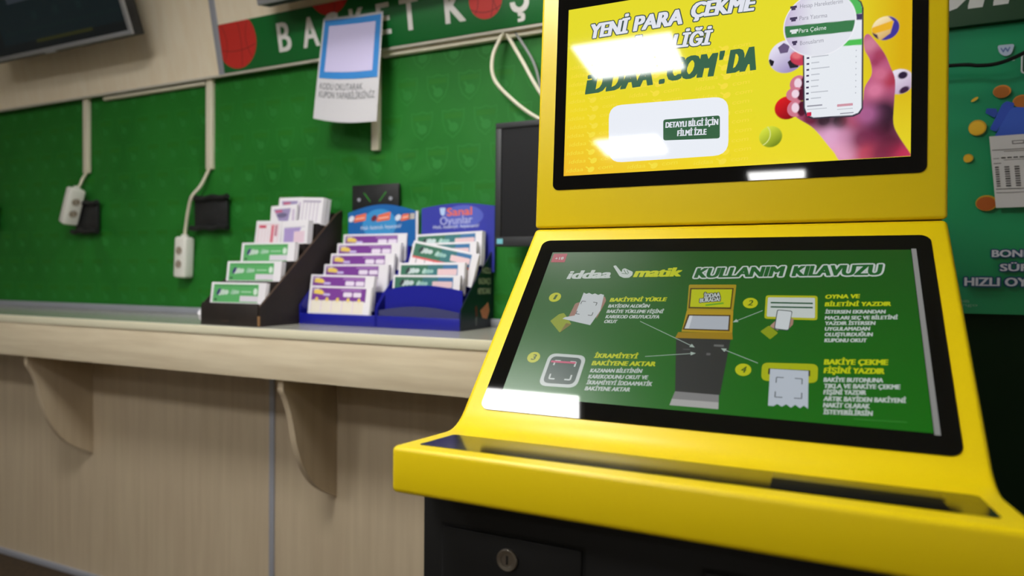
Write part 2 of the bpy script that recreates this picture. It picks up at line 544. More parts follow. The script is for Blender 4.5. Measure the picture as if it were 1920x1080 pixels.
# ------------------------------------------------------------------ televisions
def ET(col):               # dim television picture
    return mat('tv_%d_%d_%d' % col, (4, 4, 4), 0.12, spec=0.2, emit=col)

def tv(corner, w, h, tilt, label, flip=1):
    """corner = lower right corner for flip 1, lower left for flip -1"""
    t = empty('television', corner, label, 'television', 'televisions on the wood bulkhead')
    a = math.radians(tilt)
    X = Matrix.Translation(corner) @ Matrix.Rotation(a, 4, 'X')
    x0, x1 = (-w, 0) if flip == 1 else (0, w)
    b = MB(); b.box(x0, x1, 0.0, 0.045, 0.0, h, M_matte, 0.004, X=X)
    b.build('back_cover', t)
    b = MB()
    bz = 0.016
    ms = mat('silver_bezel', (150, 151, 154), 0.4, 0.3)
    for q in ((x0, x1, 0.0, bz), (x0, x1, h - bz, h), (x0, x0 + bz, bz, h - bz), (x1 - bz, x1, bz, h - bz)):
        b.box(q[0], q[1], -0.010, 0.002, q[2], q[3], ms, 0.002, X=X)
    b.box((x0 + x1) / 2 - 0.03, (x0 + x1) / 2 + 0.03, -0.011, 0.0, -0.006, bz * 0.7, ms, 0.002, X=X)
    b.build('bezel', t)
    O = X @ Vector((0, -0.0015, 0))
    F = Flat(O, (1, 0, 0), (0, -math.sin(a) * -1 * -1, math.cos(a)))
    F.V = (X.to_3x3() @ Vector((0, 0, 1))).normalized(); F.N = F.U.cross(F.V)
    F.rect(x0 + bz, x1 - bz, bz, h - bz, ET((9, 14, 16)))
    F.up()
    if flip == 1:
        F.rect(x0 + 0.20, x1 - 0.025, 0.05, h - 0.04, ET((10, 21, 24)))
        F.up()
        F.rect(x0 + 0.30, x1 - 0.10, 0.19, h - 0.06, ET((38, 44, 50)))
        F.rect(x0 + 0.22, x1 - 0.03, 0.085, 0.092, ET((11, 25, 25)))
        F.rect(x0 + 0.40, x1 - 0.20, 0.040, 0.052, ET((34, 36, 14)))
        for k in range(3):
            F.rect(x0 + 0.42 + k * 0.13, x0 + 0.45 + k * 0.13, 0.12, 0.15, ET((13, 27, 28)))
    else:
        F.rect(x0 + 0.05, x1 - 0.05, 0.05, h - 0.05, ET((12, 24, 26)))
    F.build('screen', t)
    b = MB(); b.box((x0 + x1) / 2 - 0.1, (x0 + x1) / 2 + 0.1, 0.045, 0.075, h * 0.3, h * 0.5, M_black, X=X)
    b.build('mount', t)
    return t
tv((-2.1946, 1.60, 2.0366), 0.93, 0.50, 20, 'television with silver bezel at the upper left, dark menu on screen')
tvc = (-1.6260, 2.0538)
tv((tvc[0], 1.62, tvc[1]), 0.85, 0.46, 15, 'television above the red and green sign, only its lower edge in view', -1)

# ------------------------------------------------------------------ sign band on the bulkhead
sg = empty('sign', (-1.0, 1.74, 1.98), 'green sign band with white capital letters and red basketballs', 'sign')
b = MB(); b.box(-1.9295, XEND - 0.02, -0.004, 0.0, 0.001, 0.166, D((12, 108, 44), 0.45), 0.0008, X=PX)
b.build('board', sg)
F = Flat(PB - Vector((PB.x, 0, 0)) + PN * 0.004, (1, 0, 0), PU, 0.0003)
red, redd, redl = D((206, 46, 38)), D((120, 24, 22)), D((222, 60, 46))
for cx, cy, r, full in ((-1.854, 0.104, 0.095, 0), (-1.430, 0.212, 0.085, 1), (-0.872, 0.089, 0.054, 2)):
    pts = []
    for k in range(40):
        a = 2 * math.pi * k / 40
        u, v = cx + r * math.cos(a), cy + r * math.sin(a)
        pts.append((max(-1.928, u), min(0.1655, max(0.002, v))))
    F.k = 1
    F.poly(pts, red)
    F.k = 2
    def arc(f):
        prev = None
        for k in range(25):
            q = f(k / 24 * 2 - 1)
            if math.hypot(q[0] - cx, q[1] - cy) > r or q[0] < -1.928 or q[1] > 0.165 or q[1] < 0.002:
                prev = None; continue
            if prev: F.line(prev, q, 0.0022, redd)
            prev = q
    arc(lambda t: (cx + 0.012 * (1 - t * t) + 0.012, cy + r * t))
    arc(lambda t: (cx + r * t, cy - 0.035 + 0.016 * t * t))
    arc(lambda t: (cx - r * 0.95 + 0.5 * r * (1 - t * t), cy + r * t))
    arc(lambda t: (cx + r * 0.95 - 0.45 * r * (1 - t * t), cy + r * t))
    F.build('basketball_print', sg)
F.k = 1
sw = D((232, 230, 226))
for ch, u0, u1 in (('B', -1.664, -1.607), ('A', -1.558, -1.488), ('S', -1.458, -1.400), ('K', -1.360, -1.298), ('E', -1.255, -1.205), ('T', -1.168, -1.100), ('K', -1.010, -0.940), ('Ş', -0.795, -0.735)):
    F.text(ch, (u0, 0.040), (u1, 0.040), 0.094, sw, bold=0.022)
    F.build('letter', sg)

# ------------------------------------------------------------------ paper notice with blue square
nt = empty('notice', (-1.37, 1.70, 1.86), 'white paper notice with a blue framed square, hanging from the sign', 'notice')
na, nb_, nc, nd = (-1.4527, 2.0242), (-1.2151, 2.0097), (-1.4579, 1.6903), (-1.2114, 1.6601)
def npt(u, v, d=0.0):
    """u along the width, v down the sheet; the lower end curls out"""
    A = Vector((na[0], 1.722, na[1])); B = Vector((nb_[0], 1.716, nb_[1]))
    Cc = Vector((nc[0], 1.68, nc[1])); Dd = Vector((nd[0], 1.68, nd[1]))
    p = A * (1 - u) * (1 - v) + B * u * (1 - v) + Cc * (1 - u) * v + Dd * u * v
    p.y += 0.010 * math.sin(u * math.pi) * (1 - v) * 0.4 - 0.006 * math.sin(u * math.pi) * v
    p.z -= 0.010 * math.sin(u * math.pi) * v
    p.y -= d
    return p
b = MB()
N1, N2 = 12, 16
vs_ = [npt(i / N1, j / N2) for i in range(N1 + 1) for j in range(N2 + 1)]
fs = [(i * (N2 + 1) + j, (i + 1) * (N2 + 1) + j, (i + 1) * (N2 + 1) + j + 1, i * (N2 + 1) + j + 1) for i in range(N1) for j in range(N2)]
b.mesh(vs_, fs, mat('notice_paper', (198, 196, 199), 0.55), True)
b.mesh([v + Vector((0, 0.0004, 0)) for v in vs_], [f[::-1] for f in fs], mat('notice_paper', (198, 196, 199), 0.55), True)
b.build('sheet', nt)
def nquad(b, u0, u1, v0, v1, m, d, n=8):
    vv = [npt(u0 + (u1 - u0) * i / n, v0 + (v1 - v0) * j / n, d) for i in range(n + 1) for j in range(n + 1)]
    b.mesh(vv, [(i * (n + 1) + j, (i + 1) * (n + 1) + j, (i + 1) * (n + 1) + j + 1, i * (n + 1) + j + 1) for i in range(n) for j in range(n)], m, True)
b = MB()
nquad(b, 0.03, 0.975, 0.025, 0.60, D((46, 126, 196)), 0.0008)
nquad(b, 0.115, 0.89, 0.085, 0.535, D((196, 188, 222)), 0.0014)
b.build('blue_frame', nt)
b = MB()
for body, v, u1 in (('KODU OKUTARAK', 0.705, 0.76), ('KUPON YAPABİLİRSİNİZ', 0.785, 0.95)):
    vv, ff, x0, x1 = glyphs(body, 0.0)
    sx = (u1 - 0.06) / (x1 - x0)
    b.mesh([npt(0.06 + (x - x0) * sx, v - y * 0.06 / CAP, 0.001) for x, y in vv], ff, D((96, 96, 100)))
b.build('lettering', nt)

# ------------------------------------------------------------------ monitor
mo = empty('monitor', (-0.52, 1.68, 1.44), 'switched-off black monitor with a blue sticker, behind the yellow kiosk', 'monitor')
b = MB(); b.box(-0.797, -0.240, 1.668, 1.705, 1.271, 1.613, M_matte, 0.004)
b.build('back_cover', mo)
b = MB()
for q in ((-0.797, -0.240, 1.271, 1.297), (-0.797, -0.240, 1.597, 1.613), (-0.797, -0.779, 1.297, 1.597), (-0.258, -0.240, 1.297, 1.597)):
    b.box(q[0], q[1], 1.660, 1.669, q[2], q[3], mat('charcoal_plastic', (46, 47, 50), 0.5), 0.0015)
b.build('bezel', mo)
b = MB(); b.box(-0.779, -0.258, 1.664, 1.668, 1.297, 1.597, M_screenoff)
b.build('screen', mo)
b = MB(); b.box(-0.790, -0.772, 1.6592, 1.6601, 1.278, 1.292, D((120, 196, 210)))
b.build('sticker', mo)
b = MB(); b.box(-0.62, -0.44, 1.705, 1.79, 1.35, 1.53, M_matte, 0.004)
b.tube(smooth_path([(-0.60, 1.72, 1.30), (-0.66, 1.75, 1.23), (-0.60, 1.77, 1.12)]), 0.005, M_black, 8)
b.build('mount', mo)

# ------------------------------------------------------------------ stepped coupon holders
ZC = 1.0364
def wall_side(prof, x, th, m):
    b = MB(); b.prism(prof, x - th / 2, x + th / 2, m)
    return b

M_card = mottled('dark_brown_cardboard', (26, 19, 16), (36, 27, 23), 20, (1, 1, 1), 0.6)
M_raw = mat('raw_cardboard_edge', (150, 112, 72), 0.8)
bh = empty('coupon_holder', (-1.54, 1.6, ZC), 'dark brown cardboard stepped holder full of green coupon pads, leftmost on the counter', 'coupon holder', 'stepped coupon holders on the counter')
prof = [(1.428, ZC), (1.428, 1.094), (1.765, 1.392), (1.790, 1.404), (1.790, ZC)]
b = MB(); b.prism(prof, -1.4345, -1.4275, M_card)
for p, q in zip(prof[1:3], prof[2:4]):
    b.face([(-1.435, p[0], p[1] + 0.0003), (-1.427, p[0], p[1] + 0.0003), (-1.427, q[0], q[1] + 0.0003), (-1.435, q[0], q[1] + 0.0003)], mat('worn_edge', (70, 52, 40), 0.8))
b.build('side_panel', bh)
b = MB(); b.prism(prof, -1.664, -1.657, M_card)
b.build('side_panel', bh)
b = MB(); b.box(-1.657, -1.4345, 1.424, 1.430, ZC, 1.102, M_card, 0.0008)
b.box(-1.434, -1.428, 1.4235, 1.4285, ZC + 0.002, ZC + 0.03, M_raw)
b.box(-1.575, -1.545, 1.4236, 1.4242, ZC + 0.012, ZC + 0.0145, D((62, 44, 36)))
b.build('front_lip', bh)
STB = [(1.436, 1.099), (1.497, 1.166), (1.558, 1.228), (1.615, 1.284), (1.672, 1.352), (1.742, 1.405)]
for i, (y, zz) in enumerate(STB[:5]):
    b = MB(); b.box(-1.6565, -1.435, y, STB[i + 1][0] - 0.0002, ZC, zz, M_card)
    b.build('step', bh)
b = MB(); b.box(-1.6565, -1.435, 1.742, 1.788, ZC, 1.392, M_card)
b.build('back_panel', bh)

def pad(x0, x1, y, z0, h, th, label, art, rock=0.0, lean=7.0, slide=0.0, group='coupon pads in the holders'):
    """a block of slips standing on its edge, printed on the front"""
    cx = (x0 + x1) / 2
    t = empty('coupon_pad', (cx, y, z0), label, 'coupon pad', group)
    X = Matrix.Translation((cx, y, z0)) @ Matrix.Rotation(math.radians(rock), 4, 'Y') @ Matrix.Rotation(-math.radians(lean), 4, 'X')
    w = x1 - x0
    b = MB()
    n = 4
    for k in range(n):                     # slips not quite squared up
        a, c = th * k / n, th * (k + 1) / n
        dx = (random.random() - 0.5) * 0.004 if k else 0
        dz = (random.random() - 0.5) * 0.003 if k else 0
        b.box(-w / 2 + dx, w / 2 + dx, a, c, max(0, dz), h + dz, M_paper, X=X)
    b.build('slips', t)
    F = Flat(X @ Vector((-w / 2, 0, 0)), X.to_3x3() @ Vector((1, 0, 0)), X.to_3x3() @ Vector((0, 0, 1)), 0.0002)
    art(F, w, h)
    F.build('print', t)

def blob_logo(F, u, v, w, h, m, m2):
    """a squiggle of lettering too soft to read"""
    for k in range(3):
        F.ell((u + w * (0.15 + 0.3 * k), v + h * 0.5), w * 0.2, h * (0.42 - 0.06 * k), m, tilt=0.25)
    F.k += 1
    F.ell((u + w * 0.05, v + h * 0.55), w * 0.13, h * 0.5, m2, tilt=-0.6)
    F.k -= 1

def green_art(F, w, h):
    hh = 0.060
    F.rect(0.010, w * 0.87, h - hh, h - 0.006, D((92, 178, 104)))
    F.up()
    F.line((0.014, h - 0.010), (w * 0.86, h - 0.010), 0.0012, D((30, 96, 52)))
    blob_logo(F, 0.030, h - 0.042, 0.045, 0.024, D((206, 226, 212)), D((52, 44, 110)))
    blob_logo(F, 0.085, h - 0.038, 0.032, 0.018, D((176, 212, 186)), D((150, 200, 164)))
    F.rect(w * 0.56, w * 0.75, h - 0.030, h - 0.026, D((170, 214, 176)))
    F.ell((w * 0.82, h - 0.027), 0.008, 0.010, D((216, 236, 220)))
    F.rect(w * 0.55, w * 0.87, h - 0.057, h - 0.040, D((222, 216, 226)))
    F.ell((0.022, h - 0.052), 0.006, 0.003, D((30, 70, 50)))

def portrait_red(F, w, h):
    F.rect(0.008, w - 0.010, 0.0, h - 0.010, D((226, 190, 200)))
    F.up()
    F.rect(0.010, w - 0.012, 0.002, h - 0.012, D((238, 228, 234)))
    F.up()
    F.rect(0.014, 0.044, h - 0.024, h - 0.015, D((206, 66, 96)))
    F.rect(w - 0.042, w - 0.030, 0.004, h - 0.014, D((220, 110, 130)))
    F.rect(w - 0.026, w - 0.016, h - 0.050, h - 0.014, D((196, 130, 150)))
    for k in range(5):
        F.line((0.014 + k * 0.014, 0.004), (0.014 + k * 0.014, h - 0.028), 0.001, D((226, 180, 190)))

def portrait_violet(F, w, h):
    F.poly([(0.010, h - 0.044), (0.010, 0.004), (w * 0.5, 0.004), (w * 0.75, h - 0.024), (0.010, h - 0.024)], D((170, 150, 206)))
    F.up()
    F.rect(w * 0.48, w - 0.012, 0.004, h - 0.036, D((234, 214, 226)))
    F.line((0.010, h - 0.022), (w - 0.012, h - 0.022), 0.0012, D((150, 150, 170)))
    F.up()
    for k in range(6):
        F.line((w * 0.5, 0.008 + k * 0.006), (w - 0.014, 0.008 + k * 0.006), 0.001, D((214, 150, 180)))

def back_violet(F, w, h):
    F.poly([(0.012, h - 0.012), (w * 0.78, h - 0.012), (w * 0.70, 0.01), (w * 0.36, 0.01)], D((158, 144, 188)))
    F.up()
    F.rect(0.020, 0.050, h - 0.024, h - 0.016, D((196, 96, 128)))
    F.ell((w * 0.45, h - 0.034), 0.022, 0.008, D((110, 104, 136)))
    F.rect(w * 0.84, w * 0.94, 0.01, h - 0.016, D((206, 192, 214)))

def back_ruled(F, w, h):
    for k in range(5):
        F.line((w * 0.16 * (k + 0.8), 0.006), (w * 0.16 * (k + 0.8), h - 0.012), 0.003, D((190, 176, 200)))
    F.rect(0.008, w - 0.01, h - 0.016, h - 0.010, D((176, 166, 190)))

LB = 'in the dark cardboard holder'
pad(-1.654, -1.436, 1.452, 1.099, 0.064, 0.014, 'green-headed coupon pad in the lowest step of the dark cardboard holder', green_art)
pad(-1.655, -1.436, 1.513, 1.166, 0.062, 0.020, 'green-headed coupon pad in the middle of three green rows, dark cardboard holder', green_art)
pad(-1.655, -1.436, 1.571, 1.228, 0.060, 0.016, 'green-headed coupon pad in the highest green row of the dark cardboard holder', green_art)
pad(-1.654, -1.546, 1.627, 1.284, 0.078, 0.022, 'upright coupon pad with red columns, left half of its step', portrait_red, 1.5)
pad(-1.541, -1.434, 1.627, 1.284, 0.077, 0.024, 'upright coupon pad with a violet corner, right of the red column pad', portrait_violet, -1.5)
pad(-1.640, -1.530, 1.682, 1.352, 0.066, 0.012, 'white coupon pad with violet picture, top step left of the dark holder', back_violet, -2)
pad(-1.632, -1.528, 1.704, 1.352, 0.094, 0.014, 'white coupon pad standing highest behind the violet picture pad', back_violet, 1)
pad(-1.524, -1.432, 1.688, 1.352, 0.088, 0.036, 'thick white ruled coupon pad at the top right of the dark holder', back_ruled, 3)

# blue plastic holders
M_blue = mat('blue_plastic', (28, 32, 150), 0.3)
M_navy = mat('dark_navy_panel', (14, 28, 48), 0.35)
M_clear = mat('clear_strip', (70, 74, 128), 0.2)
def arch(u0, u1, v0, v1, rise, n=14):
    return [(u0, v0), (u1, v0)] + [(u1 + (u0 - u1) * k / n, v1 + rise * math.sin(math.pi * k / n)) for k in range(n + 1)]
def arched(b, x0, x1, y0, y1, z0, z1, rise, m, X=None):
    pts = arch(x0, x1, z0, z1, rise)
    A = [(u, y0, v) for u, v in pts]; B = [(u, y1, v) for u, v in pts]
    n = len(pts)
    fs = [tuple(range(n)), tuple(range(2 * n - 1, n - 1, -1))] + [(i, i + n, (i + 1) % n + n, (i + 1) % n) for i in range(n)]
    vs_ = [Vector(p) for p in A + B]
    if X: vs_ = [X @ p for p in vs_]
    b.mesh(vs_, fs, m)
PROF = [(1.585, ZC), (1.585, 1.094), (1.630, 1.140), (1.788, 1.272), (1.790, 1.278), (1.790, ZC)]
STEPS = [(1.612, 1.100), (1.640, 1.132), (1.668, 1.166), (1.696, 1.200), (1.724, 1.234), (1.752, 1.262)]
def blue_holder(x0, x1, label, sidecol, first):
    t = empty('coupon_holder', ((x0 + x1) / 2, 1.69, ZC), label, 'coupon holder', 'stepped coupon holders on the counter')
    b = MB(); b.prism(PROF, x0, x0 + 0.003, M_blue); b.build('side_panel', t)
    b = MB(); b.prism(PROF, x1 - 0.003, x1, sidecol); sp = b.build('side_panel', t)
    b = MB(); b.box(x0 + 0.003, x1 - 0.003, 1.583, 1.587, ZC, 1.070, M_blue, 0.001); b.build('front_lip', t)
    for i, (y, zz) in enumerate(STEPS[first:]):
        y1 = STEPS[i + first + 1][0] if i + first + 1 < len(STEPS) else 1.768
        b = MB(); b.box(x0 + 0.0035, x1 - 0.0035, y + 0.0002, y1, ZC, zz - 0.030, M_blue); b.build('step', t)
    b = MB(); b.box(x0 + 0.0035, x1 - 0.0035, 1.587, STEPS[first][0], ZC, ZC + 0.006, M_blue); b.build('floor_tray', t)
    return t, sp
hl, _ = blue_holder(-1.426, -1.1415, 'blue stepped holder of purple coupon pads, middle of the three holders', M_blue, 1)
hr, sp = blue_holder(-1.1395, -0.861, 'blue stepped holder of teal coupon pads with an empty front bin', M_navy, 1)
# header boards
b = MB(); arched(b, -1.386, -1.126, 1.769, 1.773, 1.281, 1.392, 0.024, D((30, 104, 178), 0.3))
b.box(-1.380, -1.146, 1.769, 1.773, 1.20, 1.281, M_blue)
b.box(-1.126, -1.118, 1.771, 1.776, 1.281, 1.392, M_paper)
hd = b.build('header_board', hl)
F = Flat((0, 1.7688, 0), (1, 0, 0), (0, 0, 1), 0.0003)
org, wht, sky = D((238, 116, 84), 0.4), D((226, 232, 246), 0.4), D((60, 150, 214), 0.4)
F.ell((-1.262, 1.352), 0.066, 0.050, sky)
F.up()
for u, s in ((-1.352, 0.9), (-1.262, 1.0), (-1.170, 0.6)):
    F.rpoly([(u - 0.012, 1.360), (u + 0.040 * s, 1.366), (u + 0.044 * s, 1.392 - (1 - s) * 0.02), (u - 0.004, 1.382)], 0.004, org)
    F.up()
    F.line((u - 0.004, 1.371), (u + 0.036 * s, 1.375), 0.003, D((250, 214, 200), 0.4))
    F.ell((u - 0.020, 1.372), 0.012, 0.009, D((120, 40, 60), 0.4) if s == 1.0 else wht, tilt=0.6)
    F.k -= 1
F.rect(-1.150, -1.128, 1.366, 1.384, D((196, 186, 180)))
F.text('Hızlı, kazançlı, heyecanlı!', (-1.335, 1.336), (-1.178, 1.340), 0.012, wht, shear=0.2)
F.build('header_print', hl)
b = MB(); arched(b, -1.107, -0.853, 1.775, 1.779, 1.20, 1.398, 0.012, D((60, 66, 170), 0.3))
b.build('header_board', hr)
F = Flat((0, 1.7748, 0), (1, 0, 0), (0, 0, 1), 0.0003)
F.ell((-0.960, 1.370), 0.07, 0.034, D((92, 104, 200), 0.3))
F.up()
F.rpoly([(-1.042, 1.398), (-1.020, 1.398), (-1.024, 1.378), (-1.030, 1.372), (-1.038, 1.378)], 0.004, D((190, 214, 250)))
F.text('Sanal', (-1.016, 1.372), (-0.928, 1.374), 0.024, org, bold=0.03)
F.text('Oyunlar', (-1.040, 1.345), (-0.926, 1.349), 0.024, D((176, 180, 226)), bold=0.02)
F.text('Hızlı, kazançlı, heyecanlı!', (-1.065, 1.334), (-0.905, 1.336), 0.010, wht, shear=0.2)
F.build('header_print', hr)
# empty front bin of the right holder: slanted back, clear strip
b = MB(); arched(b, -1.124, -0.868, 1.606, 1.610, 1.045, 1.146, 0.014, M_blue)
b.build('bin_back', hr)
b = MB(); arched(b, -1.134, -0.868, 1.5885, 1.5905, 1.040, 1.086, 0.014, mat('smoky_strip', (66, 68, 112), 0.25))
b.build('clear_lip', hr)
F = Flat((-0.8608, 0, 0), (0, 1, 0), (0, 0, 1), 0.0003)
pale = D((206, 212, 186))
for body, y0, y1, zz in (('HIZLI', 1.712, 1.768, 1.196), ('KAZANÇLI', 1.690, 1.768, 1.165), ('HEYECANLI', 1.684, 1.768, 1.136)):
    F.text(body, (y0, zz), (y1, zz), 0.017, pale, bold=0.02)
F.poly([(1.70, 1.088), (1.752, 1.112), (1.762, 1.085), (1.745, 1.062), (1.715, 1.066)], D((232, 140, 112)))
F.poly([(1.668, 1.10), (1.680, 1.104), (1.684, 1.075), (1.672, 1.07)], D((120, 52, 48)))
F.poly([(1.670, 1.068), (1.682, 1.072), (1.679, 1.046), (1.673, 1.046)], D((120, 120, 130)))
F.build('side_print', hr)

PUR, YEL = D((122, 56, 150)), D((236, 206, 96))
def purple_art(F, w, h, r=0.86):
    F.rect(0.008, w * r, h - 0.046, h - 0.006, PUR)
    F.up()
    F.rpoly([(0.014, h - 0.024), (0.050, h - 0.027), (0.056, h - 0.020), (0.044, h - 0.012), (0.018, h - 0.011)], 0.004, YEL)
    F.line((0.012, h - 0.012), (0.034, h - 0.010), 0.003, D((230, 222, 240)))
    F.rect(0.052, 0.078, h - 0.030, h - 0.023, D((206, 190, 236)))
    F.rect(w * 0.52, w * 0.85, h - 0.014, h - 0.010, D((178, 130, 200)))
    F.rr(w * 0.56, w * 0.70, h - 0.032, h - 0.018, 0.004, D((234, 222, 240)))
    F.rr(w * 0.72, w * 0.85, h - 0.032, h - 0.018, 0.004, D((234, 222, 240)))
    F.k -= 1
    F.rect(0.008, w * 0.86, 0.004, h - 0.046, D((232, 218, 236)))
def purple_front(F, w, h):
    purple_art(F, w, h, 0.92)
    F.up()
    for k in range(5):
        u = 0.010 + (w * 0.92 - 0.012) * k / 5
        F.rect(u, u + 0.036, 0.004, h - 0.044, D((238, 230, 214)))
        F.ell((u + 0.019, h - 0.042), 0.006, 0.007, YEL)
        F.rect(u, u + 0.0008, 0.004, h - 0.044, YEL)
PW = 'purple-headed coupon pad'
pad(-1.400, -1.172, 1.592, ZC + 0.032, 0.086, 0.012, PW + ' at the very front, showing five cream boxes', purple_front, 0.6, 9)
pad(-1.420, -1.180, 1.616, 1.082, 0.106, 0.012, PW + ' second from the front, shifted left', purple_art, 0.8, 8)
for i, nm in enumerate(('third from the front of the purple rows', 'fourth from the front of the purple rows', 'fifth from the front, just below the rearmost purple row', 'in the rearmost purple row, under the blue header')):
    y, zz = STEPS[i + 2]
    pad(-1.410 + 0.003 * i, -1.166 + 0.004 * i, y + 0.003, zz - 0.028, (1.222, 1.256, 1.290, 1.322)[i] - zz + 0.028, 0.013, PW + ' ' + nm, purple_art, 0, 7)

M_teal = mottled('teal_to_blue_print', (52, 112, 92), (58, 118, 166), 6, (1, 1, 1), 0.5, 0, 0)
def teal_art(F, w, h):
    F.rect(0.007, w * 0.45, h - 0.046, h - 0.006, D((56, 116, 92)))
    F.rect(w * 0.45, w * 0.68, h - 0.046, h - 0.006, D((54, 118, 124)))
    F.rect(w * 0.68, w * 0.90, h - 0.046, h - 0.006, D((60, 118, 170)))
    F.up()
    blob_logo(F, 0.030, h - 0.034, 0.045, 0.022, D((206, 222, 222)), D((40, 60, 60)))
    blob_logo(F, 0.086, h - 0.034, 0.036, 0.018, D((150, 196, 190)), D((180, 214, 206)))
    F.rr(w * 0.60, w * 0.89, h - 0.036, h - 0.018, 0.003, D((232, 200, 204)))
def teal_tilt(F, w, h):
    F.rect(0.007, w * 0.92, 0.004, h - 0.048, D((236, 228, 232)))
    teal_art(F, w, h)
    F.rect(0.007, w * 0.90, h - 0.050, h - 0.044, D((214, 92, 96)))
    F.up()
    for k in range(6):
        F.rect(0.022 + k * 0.030, 0.024 + k * 0.030, 0.004, h - 0.050, D((60, 70, 80)))
TW = 'teal-headed coupon pad'
pad(-1.115, -0.890, 1.622, 1.090, 0.100, 0.014, TW + ' frontmost, behind the empty blue bin', teal_art, 0, 7)
pad(-1.112, -0.890, 1.650, 1.132, 0.094, 0.015, TW + ' second from the front', teal_art, -0.4, 7)
pad(-1.098, -0.874, 1.674, 1.176, 0.098, 0.013, TW + ' slipped askew in the middle of its stack', teal_tilt, 11, 7)
pad(-1.100, -0.880, 1.704, 1.190, 0.098, 0.014, TW + ' half hidden behind the askew one', teal_art, -1, 7)
pad(-1.104, -0.874, 1.732, 1.215, 0.104, 0.022, TW + ' rearmost, below the header with orange lettering', teal_art, -2, 7)

# crumpled white scrap beside the dark holder
b = MB()
bb = bmesh.new()
bmesh.ops.create_icosphere(bb, subdivisions=3, radius=1.0)
for v in bb.verts:
    d = 1 + 0.35 * noise.noise(v.co * 2.3)
    v.co = Vector((v.co.x * 0.024 * d, v.co.y * 0.03 * d, v.co.z * 0.026 * d))
bb.transform(Matrix.Translation((-1.690, 1.478, ZC + 0.027)))
b.bm(bb, M_paper, False)
b.build('crumpled_paper', None, ('small crumpled white paper beside the dark cardboard holder', 'paper'))

# ------------------------------------------------------------------ the kiosk
KX0, KX1 = -0.425, 0.171
SEAM = Vector((0, 1.0435, 1.2678))
HU = Vector((0, 0.0239, 0.3976)).normalized()
SU = Vector((0, 0.2535, 0.2618)).normalized()
ki = empty('betting_kiosk', ((KX0 + KX1) / 2, 1.0, 0.0), 'yellow self-service kiosk with two screens on a black cabinet', 'kiosk')
def hp(s, d=0.0):   # head plane
    n = Vector((0, -HU.z, HU.y)); p = SEAM + HU * s + n * d
    return (p.y, p.z)
def sp_(s, d=0.0):  # sloping plane
    n = Vector((0, -SU.z, SU.y)); p = SEAM + SU * s + n * d
    return (p.y, p.z)
# black cabinet
b = MB(); b.box(KX0, KX1, 0.690, 1.30, 0.0, 0.943, M_black, 0.003)
b.build('cabinet', ki)
def door(x0, x1, z0, z1, lock=None):
    b = MB(); b.box(x0, x1, 0.6865, 0.692, z0, z1, M_black, 0.002)
    d = b.build('cabinet_door', ki)
    b = MB()
    gap = mat('shadow_gap', (4, 4, 4), 0.9)
    w = 0.0035
    for q in ((x0 - w, x0, z0 - w, z1 + w), (x1, x1 + w, z0 - w, z1 + w), (x0, x1, z0 - w, z0), (x0, x1, z1, z1 + w)):
        b.box(q[0], q[1], 0.6894, 0.6904, q[2], q[3], gap)
    b.build('door_gap', ki)
    if lock:
        b = MB()
        cx, cz = lock
        mm = mat('worn_chrome', (150, 144, 134), 0.32, 0.9)
        prev = None
        for r, y in ((0.0128, 0.6868), (0.0128, 0.6835), (0.0118, 0.6825), (0.0078, 0.6832), (0.0072, 0.6845), (0.0, 0.6845)):
            ring = [(cx + r * math.cos(2 * math.pi * k / 28), y, cz + r * math.sin(2 * math.pi * k / 28)) for k in range(28)]
            if prev:
                for k in range(28):
                    j = (k + 1) % 28
                    b.face([prev[k], prev[j], ring[j], ring[k]], mm, True)
            prev = ring
        b.box(cx - 0.0012, cx + 0.0012, 0.6838, 0.6844, cz - 0.005, cz + 0.005, mat('keyhole', (22, 20, 18), 0.6))
        b.build('lock', d)
door(-0.395, -0.2205, 0.52, 0.8865, (-0.3093, 0.861))
door(-0.090, 0.135, 0.52, 0.8885)
# lower housing: tray, curve and sloping panel
prof = [(0.620, 0.9415), (0.620, 0.9950), (0.736, 0.9865)]
p0, p1, p2 = Vector((0.736, 0.9865)), Vector((0.7695, 0.9842)), Vector(sp_(-0.364, 0.0))
for k in range(1, 9):
    t = k / 8
    q = p0 * (1 - t) ** 2 + p1 * 2 * t * (1 - t) + p2 * t * t
    prof.append((q.x, q.y))
prof += [(1.0428, 1.2671), (1.30, 1.2671), (1.30, 0.9415)]
b = MB(); b.prism(prof, KX0, KX1, M_yellow, 0.0065, 4, 22)
b.build('lower_housing', ki)
# head
prof = [hp(0.0016), hp(0.475), (1.19, 1.7430), (1.19, 1.2694)]
b = MB(); b.prism(prof, KX0, KX1, M_yellow, 0.005, 3, 22)
b.build('head_housing', ki)
b = MB(); b.box(KX0 + 0.006, KX1 - 0.006, 1.052, 1.185, 1.262, 1.273, mat('seam_shadow', (90, 70, 6), 0.8))
b.build('seam', ki)
# smoked panel in the tray and the scanner window
TS = -0.0733                                  # the tray top falls gently to the back
F = Flat((0, 0.62, 0.9950), (1, 0, 0), (0, 1, TS), 0.0005)
F.rpoly([(-0.4025, 0.022), (0.1485, 0.030), (0.1485, 0.114), (-0.4015, 0.104)], 0.006, mat('smoked_acrylic', (16, 16, 17), 0.13))
F.build('tray_panel', ki)
TX = Matrix.Translation((0, 0.62, 0.9950)) @ Matrix.Rotation(math.atan(TS), 4, 'X')
b = MB()
b.box(-0.0285, 0.1130, 0.029, 0.0735, 0.0006, 0.0018, mat('scanner_black', (5, 5, 5), 0.75, spec=0.1), 0.0004, X=TX)
b.build('scanner_window', ki)
b = MB()
b.box(-0.0285, 0.1165, 0.074, 0.104, 0.0006, 0.0012, mat('scanner_rim', (104, 90, 8), 0.35), 0.0003, X=TX)  # the yellow housing's reflection, put in as a coloured strip
b.build('scanner_rim', ki)

